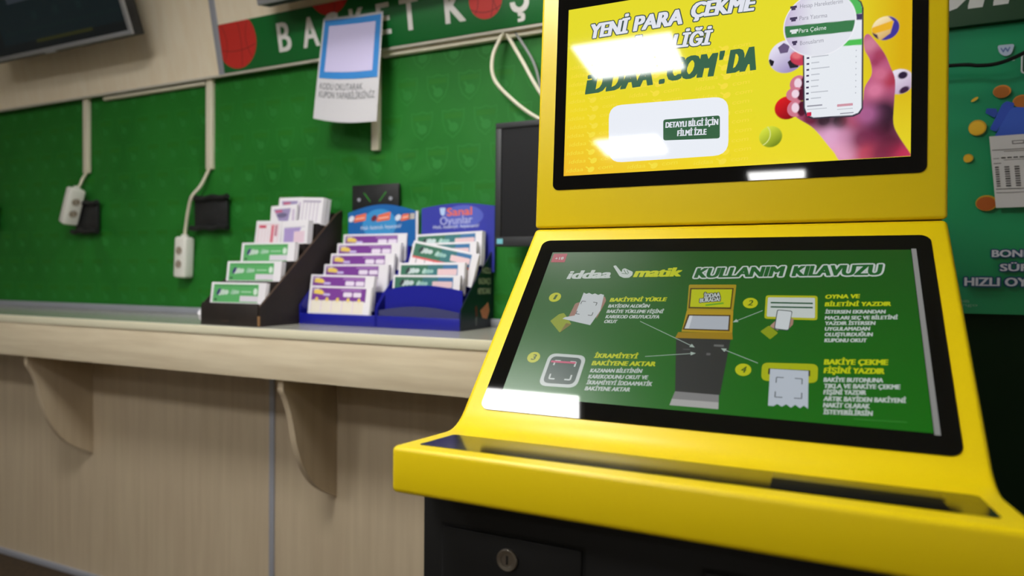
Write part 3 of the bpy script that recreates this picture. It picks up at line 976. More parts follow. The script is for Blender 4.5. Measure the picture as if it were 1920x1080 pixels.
def glass(name, O, V, x0, x1, v0, v1, r):
    F = Flat(O, (1, 0, 0), V, 1.0)
    pts = []
    for cx, cy, a0 in ((x1 - r, v1 - r, 0), (x0 + r, v1 - r, 90), (x0 + r, v0 + r, 180), (x1 - r, v0 + r, 270)):
        for j in range(9):
            a = math.radians(a0 + 11.25 * j)
            pts.append((cx + r * math.cos(a), cy + r * math.sin(a)))
    b = MB()
    A = [F.P(q, 0.0012) for q in pts]; B = [F.P(q, -0.004) for q in pts]
    n = len(pts)
    b.face(A, M_gloss)
    b.face(B[::-1], M_gloss)
    for i in range(n):
        b.face([A[i], B[i], B[(i + 1) % n], A[(i + 1) % n]], M_gloss)
    return b.build(name, ki)
up_glass = glass('upper_screen', SEAM, HU, -0.3945, 0.1460, 0.0655, 0.4035, 0.010)
lo_glass = glass('lower_screen', SEAM, SU, -0.4005, 0.1478, -0.3620, -0.0300, 0.013)

# ------------------------------------------------------------------ picture on the upper screen
F = Flat(SEAM + Vector((0, -HU.z, HU.y)) * 0.0012, (1, 0, 0), HU, 0.00012)
DX0, DX1, DY0, DY1 = -0.3755, 0.1268, 0.0885, 0.3720
m = mat('screen_yellow_wash', (4, 4, 4), 0.04, emit=(240, 215, 40), es=1.0)
nt_ = m.node_tree
tc = nt_.nodes.new('ShaderNodeTexCoord'); mp = nt_.nodes.new('ShaderNodeVectorMath'); mp.operation = 'DOT_PRODUCT'
mp.inputs[1].default_value = (1.15, 0.0, 2.6)
ad = nt_.nodes.new('ShaderNodeMath'); ad.operation = 'ADD'; ad.inputs[1].default_value = -3.06
rp = nt_.nodes.new('ShaderNodeValToRGB')
rp.color_ramp.elements[0].position = 0.0; rp.color_ramp.elements[0].color = lin((242, 184, 44))
rp.color_ramp.elements[1].position = 0.62; rp.color_ramp.elements[1].color = lin((229, 219, 44))
e = rp.color_ramp.elements.new(0.32); e.color = lin((240, 216, 40))
nt_.links.new(tc.outputs['Object'], mp.inputs[0])
nt_.links.new(mp.outputs['Value'], ad.inputs[0])
nt_.links.new(ad.outputs[0], rp.inputs['Fac'])
nt_.links.new(rp.outputs['Color'], nt_.nodes['Principled BSDF'].inputs['Emission Color'])
F.rect(DX0, DX1, DY0, DY1, m, 1)
# faint repeated wordmark
wm = E((244, 222, 66))
for i in range(13):
    v = 0.094 + i * 0.0145
    for j in range(5):
        u = -0.371 + j * 0.104 + (0.0 if i % 2 == 0 else 0.004)
        if u + 0.085 > 0.125:
            continue
        F.text('iddaa', (u, v), (u + 0.030, v + 0.0012), 0.0064, wm, 2, shear=0.2)
        F.ell((u + 0.043, v + 0.003), 0.006, 0.0042, wm, 2, tilt=0.5)
        F.line((u + 0.034, v + 0.008), (u + 0.041, v + 0.003), 0.0022, wm, 2)
        F.text('com', (u + 0.055, v + 0.0022), (u + 0.080, v + 0.0034), 0.0064, wm, 2, shear=0.2)
F.build('backdrop', up_glass)
# slogan
ol, wh, gr = E((58, 78, 70)), E((226, 228, 238)), E((58, 100, 76))
def outlined(body, p0, p1, h, k=3, bold=0.05, sh=0.18):
    F.text(body, p0, p1, h, ol, k, bold, sh, grow=0.05)
    F.text(body, p0, p1, h, wh, k + 1, bold, sh)
    F.build('slogan_lettering', up_glass)
outlined('YENİ', (-0.3389, 0.3169), (-0.2702, 0.3178), 0.024)
outlined('PARA', (-0.2641, 0.3187), (-0.1825, 0.3196), 0.024)
outlined('ÇEKME', (-0.1744, 0.3269), (-0.0768, 0.3241), 0.024)
outlined('ÖZELLİĞİ', (-0.2711, 0.2853), (-0.1403, 0.2806), 0.0215)
for body, a, c in (('iDDAA', (-0.3425, 0.2234), (-0.2254, 0.2274)), ('.', (-0.2203, 0.2273), (-0.2127, 0.2277)), ('COM', (-0.2103, 0.2309), (-0.1321, 0.2303)), ("'", (-0.1329, 0.2304), (-0.1243, 0.2306)), ('DA', (-0.1173, 0.2318), (-0.0706, 0.2328))):
    F.text(body, a, c, 0.036 if body[0] != 'i' else 0.0345, gr, 4, 0.055 if body != "'" else 0.03, 0.18)
F.build('lettering', up_glass)
# white box with green button
bx = [(-0.3007, 0.2004), (-0.1134, 0.1968), (-0.1116, 0.1064), (-0.2980, 0.1058)]
F.rpoly(bx, 0.022, E((234, 238, 246)), 5)
F.rpoly([(-0.2113, 0.1694), (-0.1253, 0.1683), (-0.1246, 0.1328), (-0.2105, 0.1361)], 0.004, E((56, 98, 68)), 6)
F.text('DETAYLI BİLGİ İÇİN', (-0.2076, 0.1558), (-0.1274, 0.1540), 0.0090, wh, 7, 0.045)
F.text('FİLMİ İZLE', (-0.1890, 0.1412), (-0.1445, 0.1401), 0.0090, wh, 7, 0.045)
F.build('button_box', up_glass)

# hand, phone and balls: one picture painted vertex by vertex
AX0, AX1 = (-0.0733, 0.1772)[0], 0.1266
NXg = 260
NYg = 260
gx = np.linspace(AX0, AX1, NXg); gy = np.linspace(DY0 + 0.0003, DY1, NYg)
GX, GY = np.meshgrid(gx, gy, indexing='ij')
def s2l(c):
    return np.array(lin(c)[:3])
t = np.clip(((1.15 * GX + 2.6 * (1.2678 + GY)) - 3.06), 0, 1)
c0, c1, c2 = s2l((242, 184, 44)), s2l((240, 216, 40)), s2l((229, 219, 44))
RGB = np.where((t < 0.32)[..., None], c0 + (c1 - c0) * (t / 0.32)[..., None], c1 + (c2 - c1) * np.clip((t - 0.32) / 0.30, 0, 1)[..., None])
k_ = (np.clip((GX - 0.035) / 0.08, 0, 1) * np.clip((GY - 0.06) / 0.16, 0, 1))[..., None] * 0.95
RGB = RGB * (1 - k_) + s2l((212, 168, 14)) * k_
def paint(mask, col):
    """col: srgb tuple or array of linear rgb; mask 0..1"""
    global RGB
    c = s2l(col) if isinstance(col, tuple) else col
    RGB = RGB * (1 - mask[..., None]) + c * mask[..., None]
def soft(d, w=0.0008):
    return np.clip(0.5 - d / w, 0, 1)
def ellm(c, ru, rv, tilt=0.0, w=0.0008):
    x, y = GX - c[0], GY - c[1]
    ct, st = math.cos(tilt), math.sin(tilt)
    r = np.sqrt(((x * ct + y * st) / ru) ** 2 + ((-x * st + y * ct) / rv) ** 2)
    return soft((r - 1) * min(ru, rv), w)
def polym(pts, w=0.0008):
    inside = np.zeros(GX.shape, bool)
    dmin = np.full(GX.shape, 1e9)
    n = len(pts)
    for i in range(n):
        (x1, y1), (x2, y2) = pts[i], pts[(i + 1) % n]
        if y1 != y2:
            cr = ((GY < y1) != (GY < y2)) & (GX < (x2 - x1) * (GY - y1) / (y2 - y1) + x1)
            inside ^= cr
        dx, dy = x2 - x1, y2 - y1
        L2 = dx * dx + dy * dy + 1e-12
        tt = np.clip(((GX - x1) * dx + (GY - y1) * dy) / L2, 0, 1)
        dmin = np.minimum(dmin, np.hypot(GX - x1 - tt * dx, GY - y1 - tt * dy))
    return soft(np.where(inside, -dmin, dmin), w)
def smoothp(pts, n=5):
    q = [Vector((p[0], p[1], 0)) for p in pts]
    out = []
    N = len(q)
    for i in range(N):
        a, b_, c, d = q[i - 1], q[i], q[(i + 1) % N], q[(i + 2) % N]
        for k in range(n):
            tt = k / n
            v = 0.5 * ((2 * b_) + (c - a) * tt + (2 * a - 5 * b_ + 4 * c - d) * tt * tt + (3 * b_ - a - 3 * c + d) * tt ** 3)
            out.append((v.x, v.y))
    return out
def glow(c, r):
    return np.exp(-(((GX - c[0]) ** 2 + (GY - c[1]) ** 2) / (r * r)))
PXM = 0.00077
def ball(c, r, hi, lo):
    m = ellm(c, r, r, 0, 0.0016)
    sh = np.clip(0.55 + 0.55 * ((GX - c[0]) / r * 0.45 - (GY - c[1]) / r * 0.65), 0, 1)
    paint(m, s2l(hi) * (1 - sh[..., None]) + s2l(lo) * sh[..., None])
    return m
# football left
c = (-0.0324, 0.2473); r = 0.0245
fm = ball(c, r, (240, 236, 250), (150, 132, 186))
for off, rr, col in (((-0.004, 0.0125), 0.0085, (104, 88, 124)), ((0.010, -0.011), 0.009, (40, 36, 48)), ((-0.0225, -0.007), 0.006, (30, 28, 34))):
    pts = [(c[0] + off[0] + rr * math.cos(a), c[1] + off[1] + rr * math.sin(a)) for a in (math.radians(20 + 72 * k) for k in range(5))]
    paint(polym(pts) * fm, col)
# volleyball
c = (0.0947, 0.2710); r = 0.0168
vm = ball(c, r, (252, 236, 190), (200, 150, 60))
paint(polym([(c[0] - 0.02, c[1] + 0.002), (c[0] + 0.01, c[1] + 0.010), (c[0] + 0.008, c[1] - 0.002), (c[0] - 0.018, c[1] - 0.007)], 0.002) * vm, (232, 176, 40))
paint(polym([(c[0] + 0.002, c[1] + 0.018), (c[0] + 0.02, c[1] + 0.016), (c[0] + 0.02, c[1] - 0.02), (c[0] - 0.008, c[1] - 0.018), (c[0] + 0.006, c[1] - 0.008), (c[0] + 0.010, c[1] + 0.008)], 0.002) * vm, (62, 54, 150))
paint(polym([(c[0] - 0.018, c[1] - 0.003), (c[0] - 0.010, c[1] - 0.008), (c[0] - 0.008, c[1] - 0.016), (c[0] - 0.02, c[1] - 0.012)], 0.002) * vm, (60, 44, 70))
# football right
c = (0.1123, 0.1933); r = 0.0175
fm = ball(c, r, (236, 230, 244), (186, 160, 190))
paint(ellm((c[0] + 0.004, c[1] + 0.0085), 0.0058, 0.0050, 0.3, 0.002) * fm, (44, 30, 56))
paint(ellm((c[0] + 0.006, c[1] - 0.0125), 0.0065, 0.0045, 0.6, 0.002) * fm, (60, 34, 64))
# red ball, tennis ball
ball((-0.0304, 0.1706), 0.0172, (226, 30, 36), (130, 10, 24))
c = (-0.0524, 0.1295); r = 0.0158
tm = ball(c, r, (226, 236, 70), (104, 128, 24))
ring = np.abs(np.hypot(GX - c[0] + 0.018, GY - c[1] - 0.004) - 0.0175)
paint(soft(ring - 0.0008, 0.001) * tm, (214, 222, 130))
# index finger behind the phone
paint(ellm((-0.0150, 0.2419), 0.0135, 0.0095, -0.5), (196, 60, 84))
paint(ellm((-0.0194, 0.2472), 0.0070, 0.0050, -0.5, 0.004), (226, 112, 120))
# hand
hand = smoothp([(0.0505, 0.0825), (0.0312, 0.1021), (0.0143, 0.1258), (0.0022, 0.1400), (-0.0201, 0.1585), (-0.0132, 0.1744), (0.0291, 0.1594), (0.0643, 0.1637), (0.0699, 0.1898), (0.0784, 0.2078), (0.0761, 0.2279), (0.0693, 0.2441), (0.0684, 0.2611), (0.0737, 0.2657),
                (0.0818, 0.2553), (0.0938, 0.2355), (0.1012, 0.2157), (0.1072, 0.1954), (0.1062, 0.1618), (0.1058, 0.1357), (0.1124, 0.1172), (0.1298, 0.0857), (0.1299, 0.0761)], 5)
hm = polym(hand, 0.0012)
base = s2l((186, 92, 130)) * np.ones(GX.shape + (1,))
def blend(c_, r_, col, k=1.0):
    global base
    g = (np.clip(glow(c_, r_) * 1.25, 0, 1) * k)[..., None]
    base = base * (1 - g) + s2l(col) * g
blend((0.0268, 0.1240), 0.030, (222, 160, 196))
blend((0.0469, 0.1026), 0.022, (232, 166, 196), 0.9)
blend((0.0013, 0.1526), 0.014, (120, 40, 66))
blend((0.0188, 0.1479), 0.013, (58, 36, 48))
blend((0.0395, 0.1445), 0.015, (42, 34, 40))
blend((0.0295, 0.1238), 0.012, (224, 168, 204), 0.8)
blend((0.0466, 0.1209), 0.012, (214, 150, 186), 0.7)
blend((0.0618, 0.1441), 0.014, (190, 84, 110), 0.8)
blend((0.0928, 0.1496), 0.024, (54, 30, 48))
blend((0.0897, 0.1311), 0.020, (44, 26, 40))
blend((0.1016, 0.1061), 0.022, (74, 26, 44), 0.9)
blend((0.0715, 0.1159), 0.020, (112, 40, 72), 0.9)
blend((0.0737, 0.0946), 0.014, (196, 72, 92), 0.8)
blend((0.0934, 0.0933), 0.016, (120, 40, 66), 0.8)
blend((0.0730, 0.1514), 0.014, (176, 100, 150), 0.8)
blend((0.1007, 0.1977), 0.013, (168, 48, 70), 0.95)
blend((0.0889, 0.2066), 0.010, (206, 110, 140), 0.9)
blend((0.0752, 0.2502), 0.011, (206, 128, 150), 0.9)
blend((0.0886, 0.2331), 0.010, (160, 56, 84), 0.8)
blend((0.0821, 0.2241), 0.006, (150, 52, 84), 0.7)
blend((0.0826, 0.1846), 0.011, (216, 122, 156), 0.9)
blend((0.1222, 0.0898), 0.016, (196, 44, 80), 0.8)
paint(hm, base)
# fingertips wrapped round the left edge
for c, ru, rv in (((-0.0159, 0.2047), 0.0115, 0.0125), ((-0.0192, 0.1893), 0.0130, 0.0105), ((-0.0189, 0.1687), 0.0115, 0.0125)):
    paint(ellm(c, ru, rv, -0.15), (206, 120, 140))
    paint(ellm((c[0] + 0.0085, c[1] - 0.001), 0.0065, rv * 0.92, -0.1, 0.002), (84, 22, 44))
    paint(ellm((c[0] - 0.0005, c[1] + 0.001), 0.0050, rv * 0.58, 0.1, 0.0015), (238, 212, 226))
# phone
ph = [(-0.0116, 0.2978), (-0.0088, 0.1669), (-0.0051, 0.1556), (0.0034, 0.1509), (0.0564, 0.1495), (0.0644, 0.1530), (0.0683, 0.1602), (0.0673, 0.3043), (0.0645, 0.3140), (0.0583, 0.3196)]
paint(polym(ph), (54, 50, 66))
pw = [(-0.0101, 0.2976), (-0.0067, 0.1683), (-0.0030, 0.1577), (0.0048, 0.1531), (0.0550, 0.1520), (0.0624, 0.1547), (0.0663, 0.1612), (0.0652, 0.3046), (0.0625, 0.3128), (0.0570, 0.3183)]
paint(polym(pw), (230, 234, 240))
paint(polym([(0.0440, 0.3220), (0.0584, 0.3181), (0.0631, 0.3126), (0.0652, 0.3046), (0.0653, 0.2969), (0.0444, 0.2978)]), (82, 184, 92))
paint(polym([(0.0444, 0.2978), (0.0653, 0.2965), (0.0654, 0.2876), (0.0445, 0.2893)]), (66, 60, 96))
paint(polym([(0.0347, 0.2534), (0.0496, 0.2606), (0.0658, 0.2603), (0.0659, 0.2514), (0.0347, 0.2534)]), (80, 190, 84))
# magnifier
c = (0.0105, 0.2897); R_ = 0.0480
mm_ = ellm(c, R_, R_ * 1.0, 0, 0.001)
paint(mm_, (240, 240, 246))
lil = np.clip((c[0] - 0.008 - GX) / 0.040, 0, 1)
paint(ellm(c, R_ - 0.0012, R_ - 0.0012, 0, 0.001), s2l((226, 228, 236)) * (1 - lil[..., None]) + s2l((196, 178, 214)) * lil[..., None])
paint(polym([(-0.0398, 0.2929), (0.0614, 0.2886), (0.0603, 0.2722), (-0.0365, 0.2751)]) * ellm(c, R_ - 0.002, R_ - 0.002), (60, 122, 76))
vs_ = []
for i in range(NXg):
    for j in range(NYg):
        vs_.append(F.P((gx[i], gy[j]), 8))
fs = [(i * NYg + j, (i + 1) * NYg + j, (i + 1) * NYg + j + 1, i * NYg + j + 1) for i in range(NXg - 1) for j in range(NYg - 1)]
me = bpy.data.meshes.new('hand_picture')
me.from_pydata([tuple(v) for v in vs_], [], fs)
at = me.color_attributes.new('paint', 'FLOAT_COLOR', 'POINT')
col = np.ones((NXg * NYg, 4), np.float32); col[:, :3] = RGB.reshape(-1, 3)
at.data.foreach_set('color', col.ravel())
pm = mat('screen_picture', (4, 4, 4), 0.04, emit=(255, 255, 255))
vc = pm.node_tree.nodes.new('ShaderNodeVertexColor'); vc.layer_name = 'paint'
pm.node_tree.links.new(vc.outputs['Color'], pm.node_tree.nodes['Principled BSDF'].inputs['Emission Color'])
me.materials.append(pm)
o = bpy.data.objects.new('hand_picture', me)
scene.collection.objects.link(o); o.parent = up_glass
tag_parent = o
# menu lines on the phone and in the magnifier
dk, gy_, lg = E((70, 60, 90)), E((150, 150, 162)), E((186, 190, 198))
for body, a, c_, m_ in (('Hesap Hareketlerim', (-0.0155, 0.3168), (0.0407, 0.3152), gy_), ('Para Yatırma', (-0.0159, 0.2989), (0.0209, 0.2980), gy_), ('Para Çekme', (-0.0163, 0.2802), (0.0198, 0.2801), E((226, 234, 230))), ('Bonuslarım', (-0.0146, 0.2617), (0.0165, 0.2621), gy_)):
    F.text(body, a, c_, 0.0062, m_, 10)
for q, w_, m_ in (((-0.0242, 0.3190), 0.009, dk), ((-0.0239, 0.3021), 0.010, dk), ((-0.0229, 0.2836), 0.011, E((220, 226, 226))), ((-0.0219, 0.2663), 0.007, dk)):
    F.rect(q[0] - w_ / 2, q[0] + w_ / 2, q[1] - 0.0008, q[1] + 0.0028, m_, 10)
    F.rect(q[0] - w_ / 3.2, q[0] + w_ / 3.2, q[1] - 0.0036, q[1] - 0.0008, m_, 10)
for i, w_ in enumerate((30, 14, 32, 15, 14, 13, 30, 18)):
    q = ((-0.0036, 0.2412)[0], (-0.0036, 0.2412)[1] - i * 0.0087)
    F.rect(q[0] - 0.0018, q[0] + 0.0018, q[1] - 0.0013, q[1] + 0.0013, dk, 10)
    F.rect(q[0] + 0.0045, q[0] + 0.0045 + w_ * 0.00075, q[1] - 0.0004 + 0.0005, q[1] + 0.0016, lg, 10)
    F.ell(((0.0587, 0.2332)[0], q[1] + 0.003), 0.0008, 0.0010, lg, 10)
q = (-0.0009, 0.1583)
F.rect(q[0] - 0.003, q[0] + 0.003, q[1] - 0.0028, q[1] + 0.0028, E((206, 40, 76)), 10)
q = (-0.0018, 0.1702)
F.rect(q[0] - 0.002, q[0] + 0.018, q[1] - 0.001, q[1] + 0.001, gy_, 10)
F.rect(q[0] - 0.002, q[0] + 0.024, q[1] - 0.0055, q[1] - 0.0045, lg, 10)
q = (0.0454, 0.1671)
F.rect(q[0] - 0.010, q[0] + 0.010, q[1] - 0.0016, q[1] + 0.0020, E((206, 150, 164)), 10)
F.rect(q[0] - 0.010, q[0] + 0.010, q[1] - 0.0060, q[1] - 0.0050, lg, 10)
F.rect(q[0] - 0.006, q[0] + 0.011, q[1] - 0.0125, q[1] - 0.0110, gy_, 10)
F.build('menu_lettering', up_glass)

# ------------------------------------------------------------------ picture on the lower screen
F = Flat(SEAM + Vector((0, -SU.z, SU.y)) * 0.0012, (1, 0, 0), SU, 0.00012)
LX0, LX1, LY0, LY1 = -0.3765, 0.1235, -0.3370, -0.0585
m = matte_behind_glass(mat('screen_green_wash', (4, 4, 4), 0.05, emit=(20, 90, 20)))
nt_ = m.node_tree
tc = nt_.nodes.new('ShaderNodeTexCoord'); mp = nt_.nodes.new('ShaderNodeVectorMath'); mp.operation = 'DOT_PRODUCT'
mp.inputs[1].default_value = (0.0, 0.0, -4.2)
ad = nt_.nodes.new('ShaderNodeMath'); ad.operation = 'ADD'; ad.inputs[1].default_value = 5.2
rp = nt_.nodes.new('ShaderNodeValToRGB')
rp.color_ramp.elements[0].position = 0.0; rp.color_ramp.elements[0].color = lin((18, 72, 18))
rp.color_ramp.elements[1].position = 1.0; rp.color_ramp.elements[1].color = lin((14, 98, 9))
nt_.links.new(tc.outputs['Object'], mp.inputs[0])
nt_.links.new(mp.outputs['Value'], ad.inputs[0])
nt_.links.new(ad.outputs[0], rp.inputs['Fac'])
nt_.links.new(rp.outputs['Color'], nt_.nodes['Principled BSDF'].inputs['Emission Color'])
F.rect(LX0, LX1, LY0, LY1, m, 1)
F.rect(LX1 + 0.0006, LX1 + 0.0062, LY0 - 0.002, LY1 + 0.002, E2((128, 128, 126)), 1)
F.build('backdrop', lo_glass)
W_, Y_, G_ = E2((176, 184, 180)), E2((176, 184, 14)), E2((22, 84, 34))
F.rr(*(lambda a, c: (a[0], c[0], c[1], a[1]))((-0.3735, -0.0620), (-0.3502, -0.0817)), 0.001, E2((150, 40, 58)), 2)
F.text('+18', (-0.3683, -0.0762), (-0.3540, -0.0756), 0.006, W_, 3, 0.02)
F.text('iddaa', (-0.3382, -0.1185), (-0.2672, -0.1153), 0.0180, W_, 2, 0.06, 0.22)
F.build('title_lettering', lo_glass)
F.text('matik', (-0.2352, -0.1132), (-0.1634, -0.1107), 0.0185, Y_, 2, 0.06, 0.22)
F.build('title_lettering', lo_glass)
# pointing hand mark
F.rpoly([(-0.2699, -0.0898), (-0.2661, -0.0881), (-0.2540, -0.1034), (-0.2545, -0.0966), (-0.2508, -0.0943), (-0.2453, -0.0977), (-0.2372, -0.1021), (-0.2368, -0.1088), (-0.2406, -0.1144), (-0.2486, -0.1150), (-0.2558, -0.1112)], 0.0018, W_, 2)
F.line((-0.2518, -0.0977), (-0.2471, -0.1056), 0.0009, G_, 3)
F.line((-0.2467, -0.0988), (-0.2431, -0.1055), 0.0009, G_, 3)
F.line((-0.2536, -0.1056), (-0.2437, -0.1066), 0.0009, G_, 3)
F.build('hand_mark', lo_glass)
for body, a, c_ in (('KULLANIM', (-0.1473, -0.1137), (-0.0279, -0.1091)), ('KILAVUZU', (-0.0192, -0.1090), (0.0895, -0.1053))):
    F.text(body, a, c_, 0.0195, W_, 2, 0.05, 0.20, grow=0.085)
    F.text(body, a, c_, 0.0195, G_, 3, 0.05, 0.20)
    F.build('title_lettering', lo_glass)
# numbered badges
for n_, q in (('1', (-0.3464, -0.1567)), ('2', (-0.0685, -0.1593)), ('3', (-0.3478, -0.2711)), ('4', (-0.0699, -0.2701))):
    F.ell(q, 0.0094, 0.0094, E2((172, 176, 16)), 2)
    F.text(n_, (q[0] - (0.0022 if n_ == '1' else 0.0032), q[1] - 0.0045), (q[0] + (0.0028 if n_ == '1' else 0.0040), q[1] - 0.0045), 0.0095, E2((40, 76, 20)), 3, 0.02, 0.2)
    F.build('number_badge', lo_glass)
# instructions
def para(head, lines, hh=0.0074, lh=0.0062):
    for body, a, c_ in head:
        F.text(body, a, c_, hh, Y_, 2, 0.05, 0.18)
    for body, a, c_ in lines:
        F.text(body, a, c_, lh, W_, 2, 0.04, 0.18)
    F.build('instruction_lettering', lo_glass)
para((('BAKİYENİ YÜKLE', (-0.2608, -0.1632), (-0.1792, -0.1595)),),
     (('BAYİDEN ALDIĞIN', (-0.2608, -0.1746), (-0.2012, -0.1724)), ('BAKİYE YÜKLEME FİŞİNİ', (-0.2610, -0.1848), (-0.1804, -0.1820)), ('KAREKOD OKUYUCUYA', (-0.2605, -0.1949), (-0.1841, -0.1919)), ('OKUT', (-0.2610, -0.2039), (-0.2418, -0.2032))))
para((('İKRAMİYEYİ', (-0.2617, -0.2657), (-0.2021, -0.2626)), ('BAKİYENE AKTAR', (-0.2623, -0.2784), (-0.1766, -0.2733))),
     (('KAZANAN BİLETİNİN', (-0.2618, -0.2902), (-0.1926, -0.2854)), ('KAREKODUNU OKUT VE', (-0.2622, -0.3001), (-0.1835, -0.2947)), ('İKRAMİYEYİ İDDAAMATİK', (-0.2625, -0.3096), (-0.1762, -0.3044)), ('BAKİYENE AKTAR', (-0.2625, -0.3192), (-0.2026, -0.3155))))
para((('OYNA VE', (0.0214, -0.1489), (0.0619, -0.1467)), ('BİLETİNİ YAZDIR', (0.0210, -0.1621), (0.0959, -0.1586))),
     (('İSTERSEN EKRANDAN', (0.0213, -0.1743), (0.0889, -0.1712)), ('MAÇLARI SEÇ VE BİLETİNİ', (0.0209, -0.1844), (0.1014, -0.1801)), ('YAZDIR İSTERSEN', (0.0208, -0.1934), (0.0771, -0.1903)), ('UYGULAMADAN', (0.0208, -0.2026), (0.0710, -0.1995)), ('OLUŞTURDUĞUN', (0.0205, -0.2116), (0.0734, -0.2085)), ('KUPONU OKUT', (0.0204, -0.2209), (0.0668, -0.2180))), 0.0070, 0.0058)
para((('BAKİYE ÇEKME', (0.0197, -0.2552), (0.0876, -0.2506)), ('FİŞİNİ YAZDIR', (0.0194, -0.2678), (0.0833, -0.2636))),
     (('BAKİYE BUTONUNA', (0.0193, -0.2804), (0.0811, -0.2758)), ('TIKLA VE BAKİYE ÇEKME', (0.0193, -0.2892), (0.0973, -0.2835)), ('FİŞİNİ YAZDIR', (0.0191, -0.2980), (0.0633, -0.2944)), ('ARTIK BAYİDEN BAKİYENİ', (0.0190, -0.3070), (0.1015, -0.3013)), ('NAKİT OLARAK', (0.0187, -0.3157), (0.0662, -0.3125)), ('İSTEYEBİLİRSİN', (0.0187, -0.3249), (0.0684, -0.3216))), 0.0080, 0.0062)
# receipt held by a hand
skin, slv = E2((140, 104, 92)), E2((126, 140, 18))
F.rpoly([(-0.3155, -0.1953), (-0.3116, -0.1680), (-0.3003, -0.1634), (-0.2937, -0.1984)], 0.003, skin, 2)
F.rpoly([(-0.2763, -0.1689), (-0.2703, -0.1518), (-0.2659, -0.1612), (-0.2733, -0.1975)], 0.003, skin, 2)
F.rpoly([(-0.3414, -0.2037), (-0.3310, -0.1898), (-0.3241, -0.1874), (-0.3075, -0.2082), (-0.3210, -0.2249)], 0.002, slv, 2)
F.poly([(-0.3210, -0.2249), (-0.3160, -0.2066), (-0.3075, -0.2082)], E2((110, 96, 40)), 3)
rc = [(-0.3035, -0.1463), (-0.2987, -0.1489), (-0.2951, -0.1466), (-0.2895, -0.1497), (-0.2859, -0.1474), (-0.2803, -0.1505), (-0.2767, -0.1483), (-0.2714, -0.1503), (-0.2705, -0.1811), (-0.2794, -0.2088), (-0.3021, -0.2039), (-0.3237, -0.1988), (-0.3204, -0.1956), (-0.3066, -0.1919)]
F.poly(rc, E2((176, 182, 184)), 4)
def corners(pts, L_, w, m_, k):
    for i in range(4):
        p = Vector(pts[i])
        for j in (i - 1, (i + 1) % 4):
            d = (Vector(pts[j]) - p).normalized()
            F.line(p, p + d * L_, w, m_, k)
corners([(-0.3019, -0.1634), (-0.2786, -0.1658), (-0.2811, -0.1908), (-0.3057, -0.1887)], 0.006, 0.0010, E2((30, 34, 34)), 5)
F.build('receipt_picture', lo_glass)
# scan symbol
sy = [(-0.3264, -0.2620), (-0.2718, -0.2628), (-0.2740, -0.3169), (-0.3281, -0.3177)]
cs = Vector((sum(p[0] for p in sy) / 4, sum(p[1] for p in sy) / 4))
F.rpoly(sy, 0.012, W_, 2)
F.rpoly([tuple(cs + (Vector(p) - cs) * 0.82) for p in sy], 0.009, E2((40, 66, 56)), 3)
corners([tuple(cs + (Vector(p) - cs) * 0.55) for p in sy], 0.008, 0.0022, W_, 4)
F.line((-0.3201, -0.2765), (-0.2845, -0.2765), 0.0032, E2((176, 60, 96)), 5)
F.build('scan_symbol', lo_glass)
# drawing of the kiosk
KY, KD, KF = E2((148, 128, 22)), E2((40, 42, 42)), E2((70, 52, 16))
F.rpoly([(-0.1524, -0.1269), (-0.0886, -0.1257), (-0.0890, -0.1739), (-0.1494, -0.1753)], 0.002, KY, 2)
F.poly([(-0.1498, -0.1336), (-0.0916, -0.1324), (-0.0920, -0.1712), (-0.1477, -0.1718)], KF, 3)
F.poly([(-0.1477, -0.1362), (-0.0934, -0.1349), (-0.0935, -0.1683), (-0.1459, -0.1693)], E2((168, 176, 12)), 4)
F.text('İDDAA', (-0.1292, -0.1529), (-0.1076, -0.1493), 0.0080, W_, 6, 0.03, 0.1)
F.text('BURADA!', (-0.1340, -0.1610), (-0.1069, -0.1572), 0.0070, W_, 6, 0.03, 0.1)
F.text('İDDAA', (-0.1292, -0.1529), (-0.1076, -0.1493), 0.0080, KD, 5, 0.03, 0.1, grow=0.1)
F.text('BURADA!', (-0.1340, -0.1610), (-0.1069, -0.1572), 0.0070, KD, 5, 0.03, 0.1, grow=0.1)
F.line((-0.1257, -0.1656), (-0.1024, -0.1609), 0.003, E2((92, 150, 30)), 5)
F.poly([(-0.1494, -0.1753), (-0.0890, -0.1739), (-0.0873, -0.2126), (-0.1517, -0.2135)], E2((160, 132, 20)), 2)
F.poly([(-0.1471, -0.1830), (-0.0918, -0.1816), (-0.0909, -0.2097), (-0.1508, -0.2102)], KF, 3)
F.poly([(-0.1447, -0.1853), (-0.0936, -0.1840), (-0.0930, -0.2075), (-0.1482, -0.2082)], E2((160, 166, 174)), 4)
F.poly([(-0.1447, -0.1853), (-0.1405, -0.1851), (-0.1426, -0.2081), (-0.1482, -0.2082)], E2((190, 194, 198)), 5)
F.poly([(-0.1558, -0.2147), (-0.0874, -0.2117), (-0.0858, -0.2232), (-0.1586, -0.2250)], E2((140, 112, 14)), 3)
F.poly([(-0.1572, -0.2249), (-0.0884, -0.2234), (-0.0938, -0.3101), (-0.1472, -0.3098)], KD, 2)
F.rect(*(lambda a, c: (a[0], c[0], c[1], a[1]))((-0.1081, -0.2326), (-0.0959, -0.2362)), E2((92, 94, 92)), 3)
F.rect(*(lambda a, c: (a[0], c[0], c[1], a[1]))((-0.1460, -0.2422), (-0.1369, -0.2442)), E2((70, 72, 72)), 3)
F.rect(*(lambda a, c: (a[0], c[0], c[1], a[1]))((-0.1159, -0.2471), (-0.1109, -0.2510)), E2((84, 84, 84)), 3)
F.poly([(-0.1472, -0.3098), (-0.0950, -0.3102), (-0.0943, -0.3209), (-0.1495, -0.3212)], E2((118, 118, 118)), 3)
F.poly([(-0.1495, -0.3212), (-0.0943, -0.3209), (-0.0938, -0.3305), (-0.1511, -0.3307)], E2((156, 156, 154)), 3)
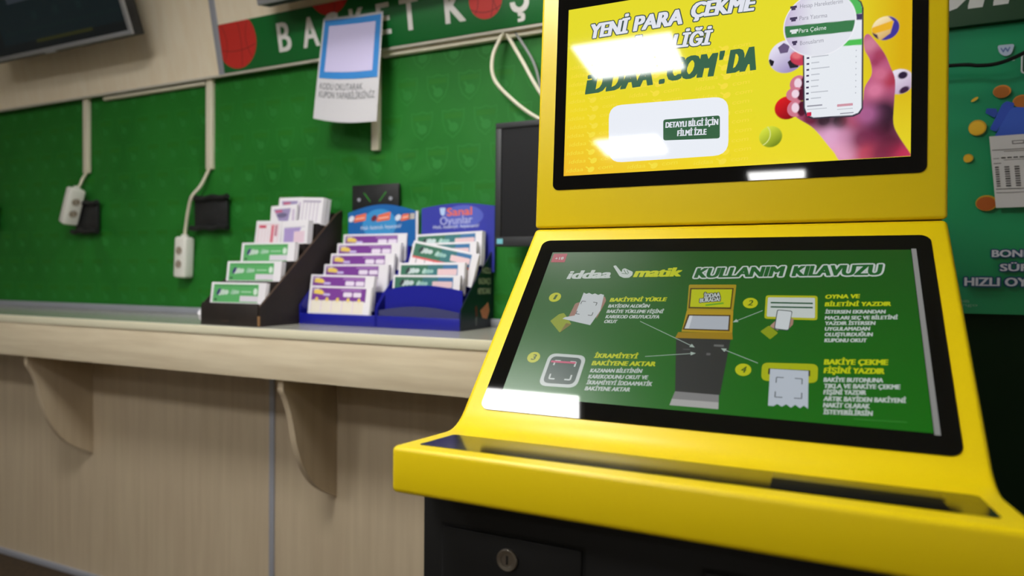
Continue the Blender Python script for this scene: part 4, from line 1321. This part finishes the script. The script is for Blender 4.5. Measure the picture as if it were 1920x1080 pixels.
F.build('kiosk_picture', lo_glass)
# arrows
ar = E2((150, 166, 156))
for a, c_ in (((-0.2099, -0.1985), (-0.1314, -0.2394)), ((-0.0525, -0.1725), (-0.0881, -0.1945)), ((-0.1929, -0.2588), (-0.1290, -0.2489)), ((-0.0536, -0.2589), (-0.0989, -0.2390))):
    a, c_ = Vector(a), Vector(c_)
    d = (c_ - a).normalized(); n = Vector((-d.y, d.x))
    F.line(a, c_ - d * 0.004, 0.0009, ar, 6)
    F.poly([c_, c_ - d * 0.0065 + n * 0.003, c_ - d * 0.0065 - n * 0.003], ar, 6)
    F.build('arrow', lo_glass)
# ticket on a screen, phone in hand
F.rpoly([(-0.0499, -0.1447), (0.0129, -0.1439), (0.0127, -0.1860), (-0.0498, -0.1862)], 0.004, E2((160, 164, 22)), 2)
F.rpoly([(-0.0470, -0.1485), (0.0098, -0.1478), (0.0099, -0.1826), (-0.0471, -0.1824)], 0.002, E2((180, 188, 184)), 3)
for a, c_ in (((-0.0433, -0.1580), (0.0073, -0.1577)), ((-0.0430, -0.1655), (0.0073, -0.1650))):
    F.line(a, c_, 0.0026, E2((26, 74, 46)), 4)
F.rpoly([(-0.0428, -0.1986), (-0.0362, -0.1892), (-0.0315, -0.1971), (-0.0324, -0.2060)], 0.002, E2((160, 128, 112)), 4)
F.rpoly([(-0.0535, -0.2080), (-0.0435, -0.1977), (-0.0323, -0.2095), (-0.0412, -0.2205)], 0.0015, slv, 5)
F.rpoly([(-0.0199, -0.1857), (-0.0149, -0.1837), (-0.0153, -0.1945), (-0.0201, -0.2018)], 0.002, E2((150, 116, 100)), 4)
F.rpoly([(-0.0350, -0.1699), (-0.0164, -0.1715), (-0.0200, -0.2053), (-0.0375, -0.2036)], 0.003, E2((60, 66, 70)), 5)
F.rpoly([(-0.0340, -0.1713), (-0.0173, -0.1729), (-0.0206, -0.2040), (-0.0363, -0.2022)], 0.0025, E2((186, 192, 194)), 6)
F.build('phone_picture', lo_glass)
# printer slot
F.rpoly([(-0.0488, -0.2573), (0.0137, -0.2549), (0.0129, -0.2830), (-0.0486, -0.2847)], 0.008, E2((156, 164, 14)), 2)
F.poly([(-0.0411, -0.2657), (0.0051, -0.2651), (0.0051, -0.2737), (-0.0413, -0.2745)], E2((30, 34, 22)), 3)
F.poly([(-0.0392, -0.2663), (0.0033, -0.2660), (0.0033, -0.3196), (-0.0012, -0.3157), (-0.0051, -0.3197), (-0.0102, -0.3155), (-0.0146, -0.3200), (-0.0198, -0.3158), (-0.0243, -0.3196), (-0.0295, -0.3165), (-0.0334, -0.3198), (-0.0392, -0.3197)], E2((170, 178, 188)), 4)
corners([(-0.0316, -0.2784), (-0.0035, -0.2783), (-0.0036, -0.3064), (-0.0322, -0.3070)], 0.008, 0.0010, E2((44, 48, 50)), 5)
F.build('printer_picture', lo_glass)
F.line((0.0490, -0.3279), (0.0999, -0.3262), 0.0012, E2((46, 116, 40)), 2)
F.build('fine_print', lo_glass)

# ------------------------------------------------------------------ posters right of the kiosk
po = empty('poster', (0.6, 1.79, 1.43), 'teal green poster with gold coins and blue shape, right of the kiosk', 'poster')
b = MB()
px0, px1, pz0, pz1 = 0.20, 0.98, 1.113, 1.756
def py_(x, z):
    return 1.783 + 0.003 * noise.noise(Vector((x * 6, z * 9, 3))) + 0.002 * math.sin(z * 26 + x * 9) - 0.002 * math.exp(-((z - 1.452) / 0.006) ** 2)
n1, n2 = 40, 40
vs_ = [(px0 + (px1 - px0) * i / n1, py_(px0 + (px1 - px0) * i / n1, pz0 + (pz1 - pz0) * j / n2), pz0 + (pz1 - pz0) * j / n2) for i in range(n1 + 1) for j in range(n2 + 1)]
fs = [(i * (n2 + 1) + j, (i + 1) * (n2 + 1) + j, (i + 1) * (n2 + 1) + j + 1, i * (n2 + 1) + j + 1) for i in range(n1) for j in range(n2)]
b.mesh(vs_, fs, mottled('poster_green', (18, 128, 92), (30, 150, 92), 2.5, (1, 1, 1), 0.4, 0, 1), True)
b.mesh([(v[0], v[1] + 0.001, v[2]) for v in vs_], [f[::-1] for f in fs], M_paper, True)
b.build('sheet', po)
F = Flat((0, 1.7775, 0), (1, 0, 0), (0, 0, 1), 0.0003)
gold, cop, gold2 = D((226, 178, 40)), D((166, 96, 30)), D((196, 150, 30))
for q, ru, rv, m_, m2 in (((0.3870, 1.6063), 0.0165, 0.014, D((206, 122, 40)), cop), ((0.3430, 1.5300), 0.017, 0.0175, gold2, gold), ((0.3272, 1.4631), 0.0095, 0.0095, gold2, gold), ((0.4249, 1.5814), 0.018, 0.014, D((206, 122, 40)), cop), ((0.3629, 1.3609), 0.0205, 0.0175, gold2, D((170, 84, 22)))):
    F.ell(q, ru, rv, m_, 1)
    F.ell((q[0] - 0.001, q[1] - 0.0012), ru * 0.88, rv * 0.88, m2, 2)
    F.build('coin_print', po)
q = (0.3369, 1.5938)
F.ell(q, 0.008, 0.003, gold, 1, tilt=0.6)
F.build('coin_print', po)
F.poly([(0.3592, 1.5714), (0.3769, 1.5697), (0.3800, 1.5588), (0.3743, 1.5498), (0.3574, 1.5609)], D((40, 70, 160)), 3)
F.rpoly([(0.3659, 1.5245), (0.3875, 1.5781), (0.3961, 1.5843), (0.4097, 1.5782), (0.4079, 1.5667), (0.3778, 1.5177)], 0.003, D((44, 76, 180)), 3)
F.rpoly([(0.3750, 1.5084), (0.4022, 1.5649), (0.4108, 1.5699), (0.4889, 1.5556), (0.4908, 1.4490), (0.3779, 1.4562)], 0.003, D((52, 88, 190)), 4)
F.build('blue_shape_print', po)
F.rpoly([(0.3764, 1.7087), (0.4083, 1.7079), (0.4029, 1.6865), (0.3914, 1.6821), (0.3806, 1.6905)], 0.006, D((176, 192, 214)), 3)
F.text('W', (0.3825, 1.6915), (0.4009, 1.6920), 0.010, D((96, 116, 170)), 4, 0.03)
for a, c_ in (((0.3935, 1.6760), (0.4089, 1.6770)), ((0.3916, 1.6715), (0.4089, 1.6723))):
    F.line(a, c_, 0.0014, D((170, 200, 190)), 3)
F.rr(0.420, 0.60, 1.640, 1.686, 0.008, D((200, 206, 210)), 3)
F.rr(0.423, 0.597, 1.643, 1.683, 0.006, D((24, 66, 44)), 4)
F.rr(0.430, 0.445, 1.648, 1.679, 0.004, D((206, 210, 214)), 5)
F.rr(0.450, 0.590, 1.648, 1.679, 0.004, D((206, 210, 214)), 5)
F.build('logo_print', po)
lt, nv = D((206, 208, 222)), D((24, 70, 110))
for body, x0, x1, zz in (('BONK', 0.3745, 0.450, 1.2405), ('SÜPER', 0.390, 0.478, 1.2095), ('HIZLI OYUN', 0.3245, 0.482, 1.176)):
    F.text(body, (x0, zz), (x1, zz), 0.0155 if body[0] != 'H' else 0.0185, nv, 3, 0.04, 0, grow=0.12)
    F.text(body, (x0, zz), (x1, zz), 0.0155 if body[0] != 'H' else 0.0185, lt, 4, 0.04)
F.text('piyango', (0.290, 1.130), (0.350, 1.130), 0.006, D((130, 170, 150)), 3)
F.text('Milli', (0.312, 1.138), (0.334, 1.138), 0.006, D((130, 170, 150)), 3)
F.build('lettering', po)

# printed slip stuck on the poster
rs = empty('receipt', (0.45, 1.775, 1.44), 'long white printed results slip stuck on the teal poster', 'receipt')
ra, rb, rcn, rd = (0.3645, 1.5077), (0.4363, 1.5217), (0.3791, 1.3488), (0.4506, 1.3545)
dxr = 0.085
b = MB()
b.face([(ra[0], 1.7725, ra[1]), (rcn[0], 1.7705, rcn[1]), (rcn[0] + dxr, 1.7705, rcn[1] + 0.001), (ra[0] + dxr, 1.7725, ra[1] + 0.001)], mat('slip_paper', (206, 204, 206), 0.6))
b.face([(ra[0] + dxr, 1.7730, ra[1] + 0.001), (rcn[0] + dxr, 1.7710, rcn[1] + 0.001), (rcn[0], 1.7710, rcn[1]), (ra[0], 1.7730, ra[1])], mat('slip_paper', (206, 204, 206), 0.6))
b.build('sheet', rs)
F = Flat((ra[0], 1.7722, ra[1]), (1, 0, 0), (rcn[0] - ra[0], -0.002, rcn[1] - ra[1]), 0.0003)
F.N = Vector((0, -1, 0))
ink, ink2 = D((60, 58, 60)), D((110, 106, 110))
F.line((0.003, 0.031), (dxr, 0.031), 0.0012, ink, 1)
F.line((0.024, 0.035), (dxr, 0.035), 0.0012, ink2, 1)
F.line((0.003, 0.050), (0.014, 0.050), 0.0010, ink2, 1)
for k in range(6):
    F.line((0.018 + k * 0.011, 0.049), (0.026 + k * 0.011, 0.049), 0.0026, ink, 1)
F.line((0.022, 0.054), (dxr, 0.054), 0.0010, ink2, 1)
F.line((0.003, 0.061), (0.017, 0.061), 0.0016, ink2, 1)
F.rect(0.040, 0.062, 0.012, 0.020, ink2, 1)
F.rect(0.042, 0.060, 0.014, 0.018, mat('slip_paper', (206, 204, 206), 0.6), 2)
for k in range(4):
    u = 0.008 + k * 0.018
    for j in range(9):
        F.rect(u - (0.003 if k == 0 else 0.004), u + (0.004 if k == 0 else 0.005), 0.068 + j * 0.0052, 0.0712 + j * 0.0052, ink if (j + k) % 3 == 0 else ink2, 1)
F.line((0.003, 0.118), (dxr, 0.118), 0.0014, ink, 1)
F.line((0.003, 0.126), (dxr, 0.126), 0.0012, ink2, 1)
F.build('print', rs)

# dark green sign above the poster
ds = empty('shop_sign', (0.6, 1.78, 1.95), 'dark green sign with big white lettering, top right above the poster', 'sign')
b = MB(); b.box(0.20, 1.05, 1.765, 1.795, 1.757, 2.15, D((20, 62, 34), 0.5), 0.001)
b.build('board', ds)
F = Flat((0, 1.7648, 0), (1, 0, 0), (0, 0, 1), 0.0003)
F.text('on', (0.225, 1.7935), (0.412, 1.7935), 0.150, D((206, 208, 208)), 1, 0.03, 0.22)
F.build('lettering', ds)
F.text('o', (0.415, 1.7935), (0.520, 1.7935), 0.150, D((206, 208, 208)), 1, 0.03, 0.22)
F.build('lettering', ds)
# black cable across the poster
b = MB()
b.tube(smooth_path([(0.18, 1.745, 1.668), (0.30, 1.742, 1.6645), (0.335, 1.74, 1.6585), (0.365, 1.74, 1.658), (0.395, 1.74, 1.666), (0.430, 1.742, 1.684), (0.50, 1.745, 1.73)]), 0.0042, M_black, 10)
b.build('cable', None, ('black cable crossing the teal poster right of the kiosk', 'cable'))
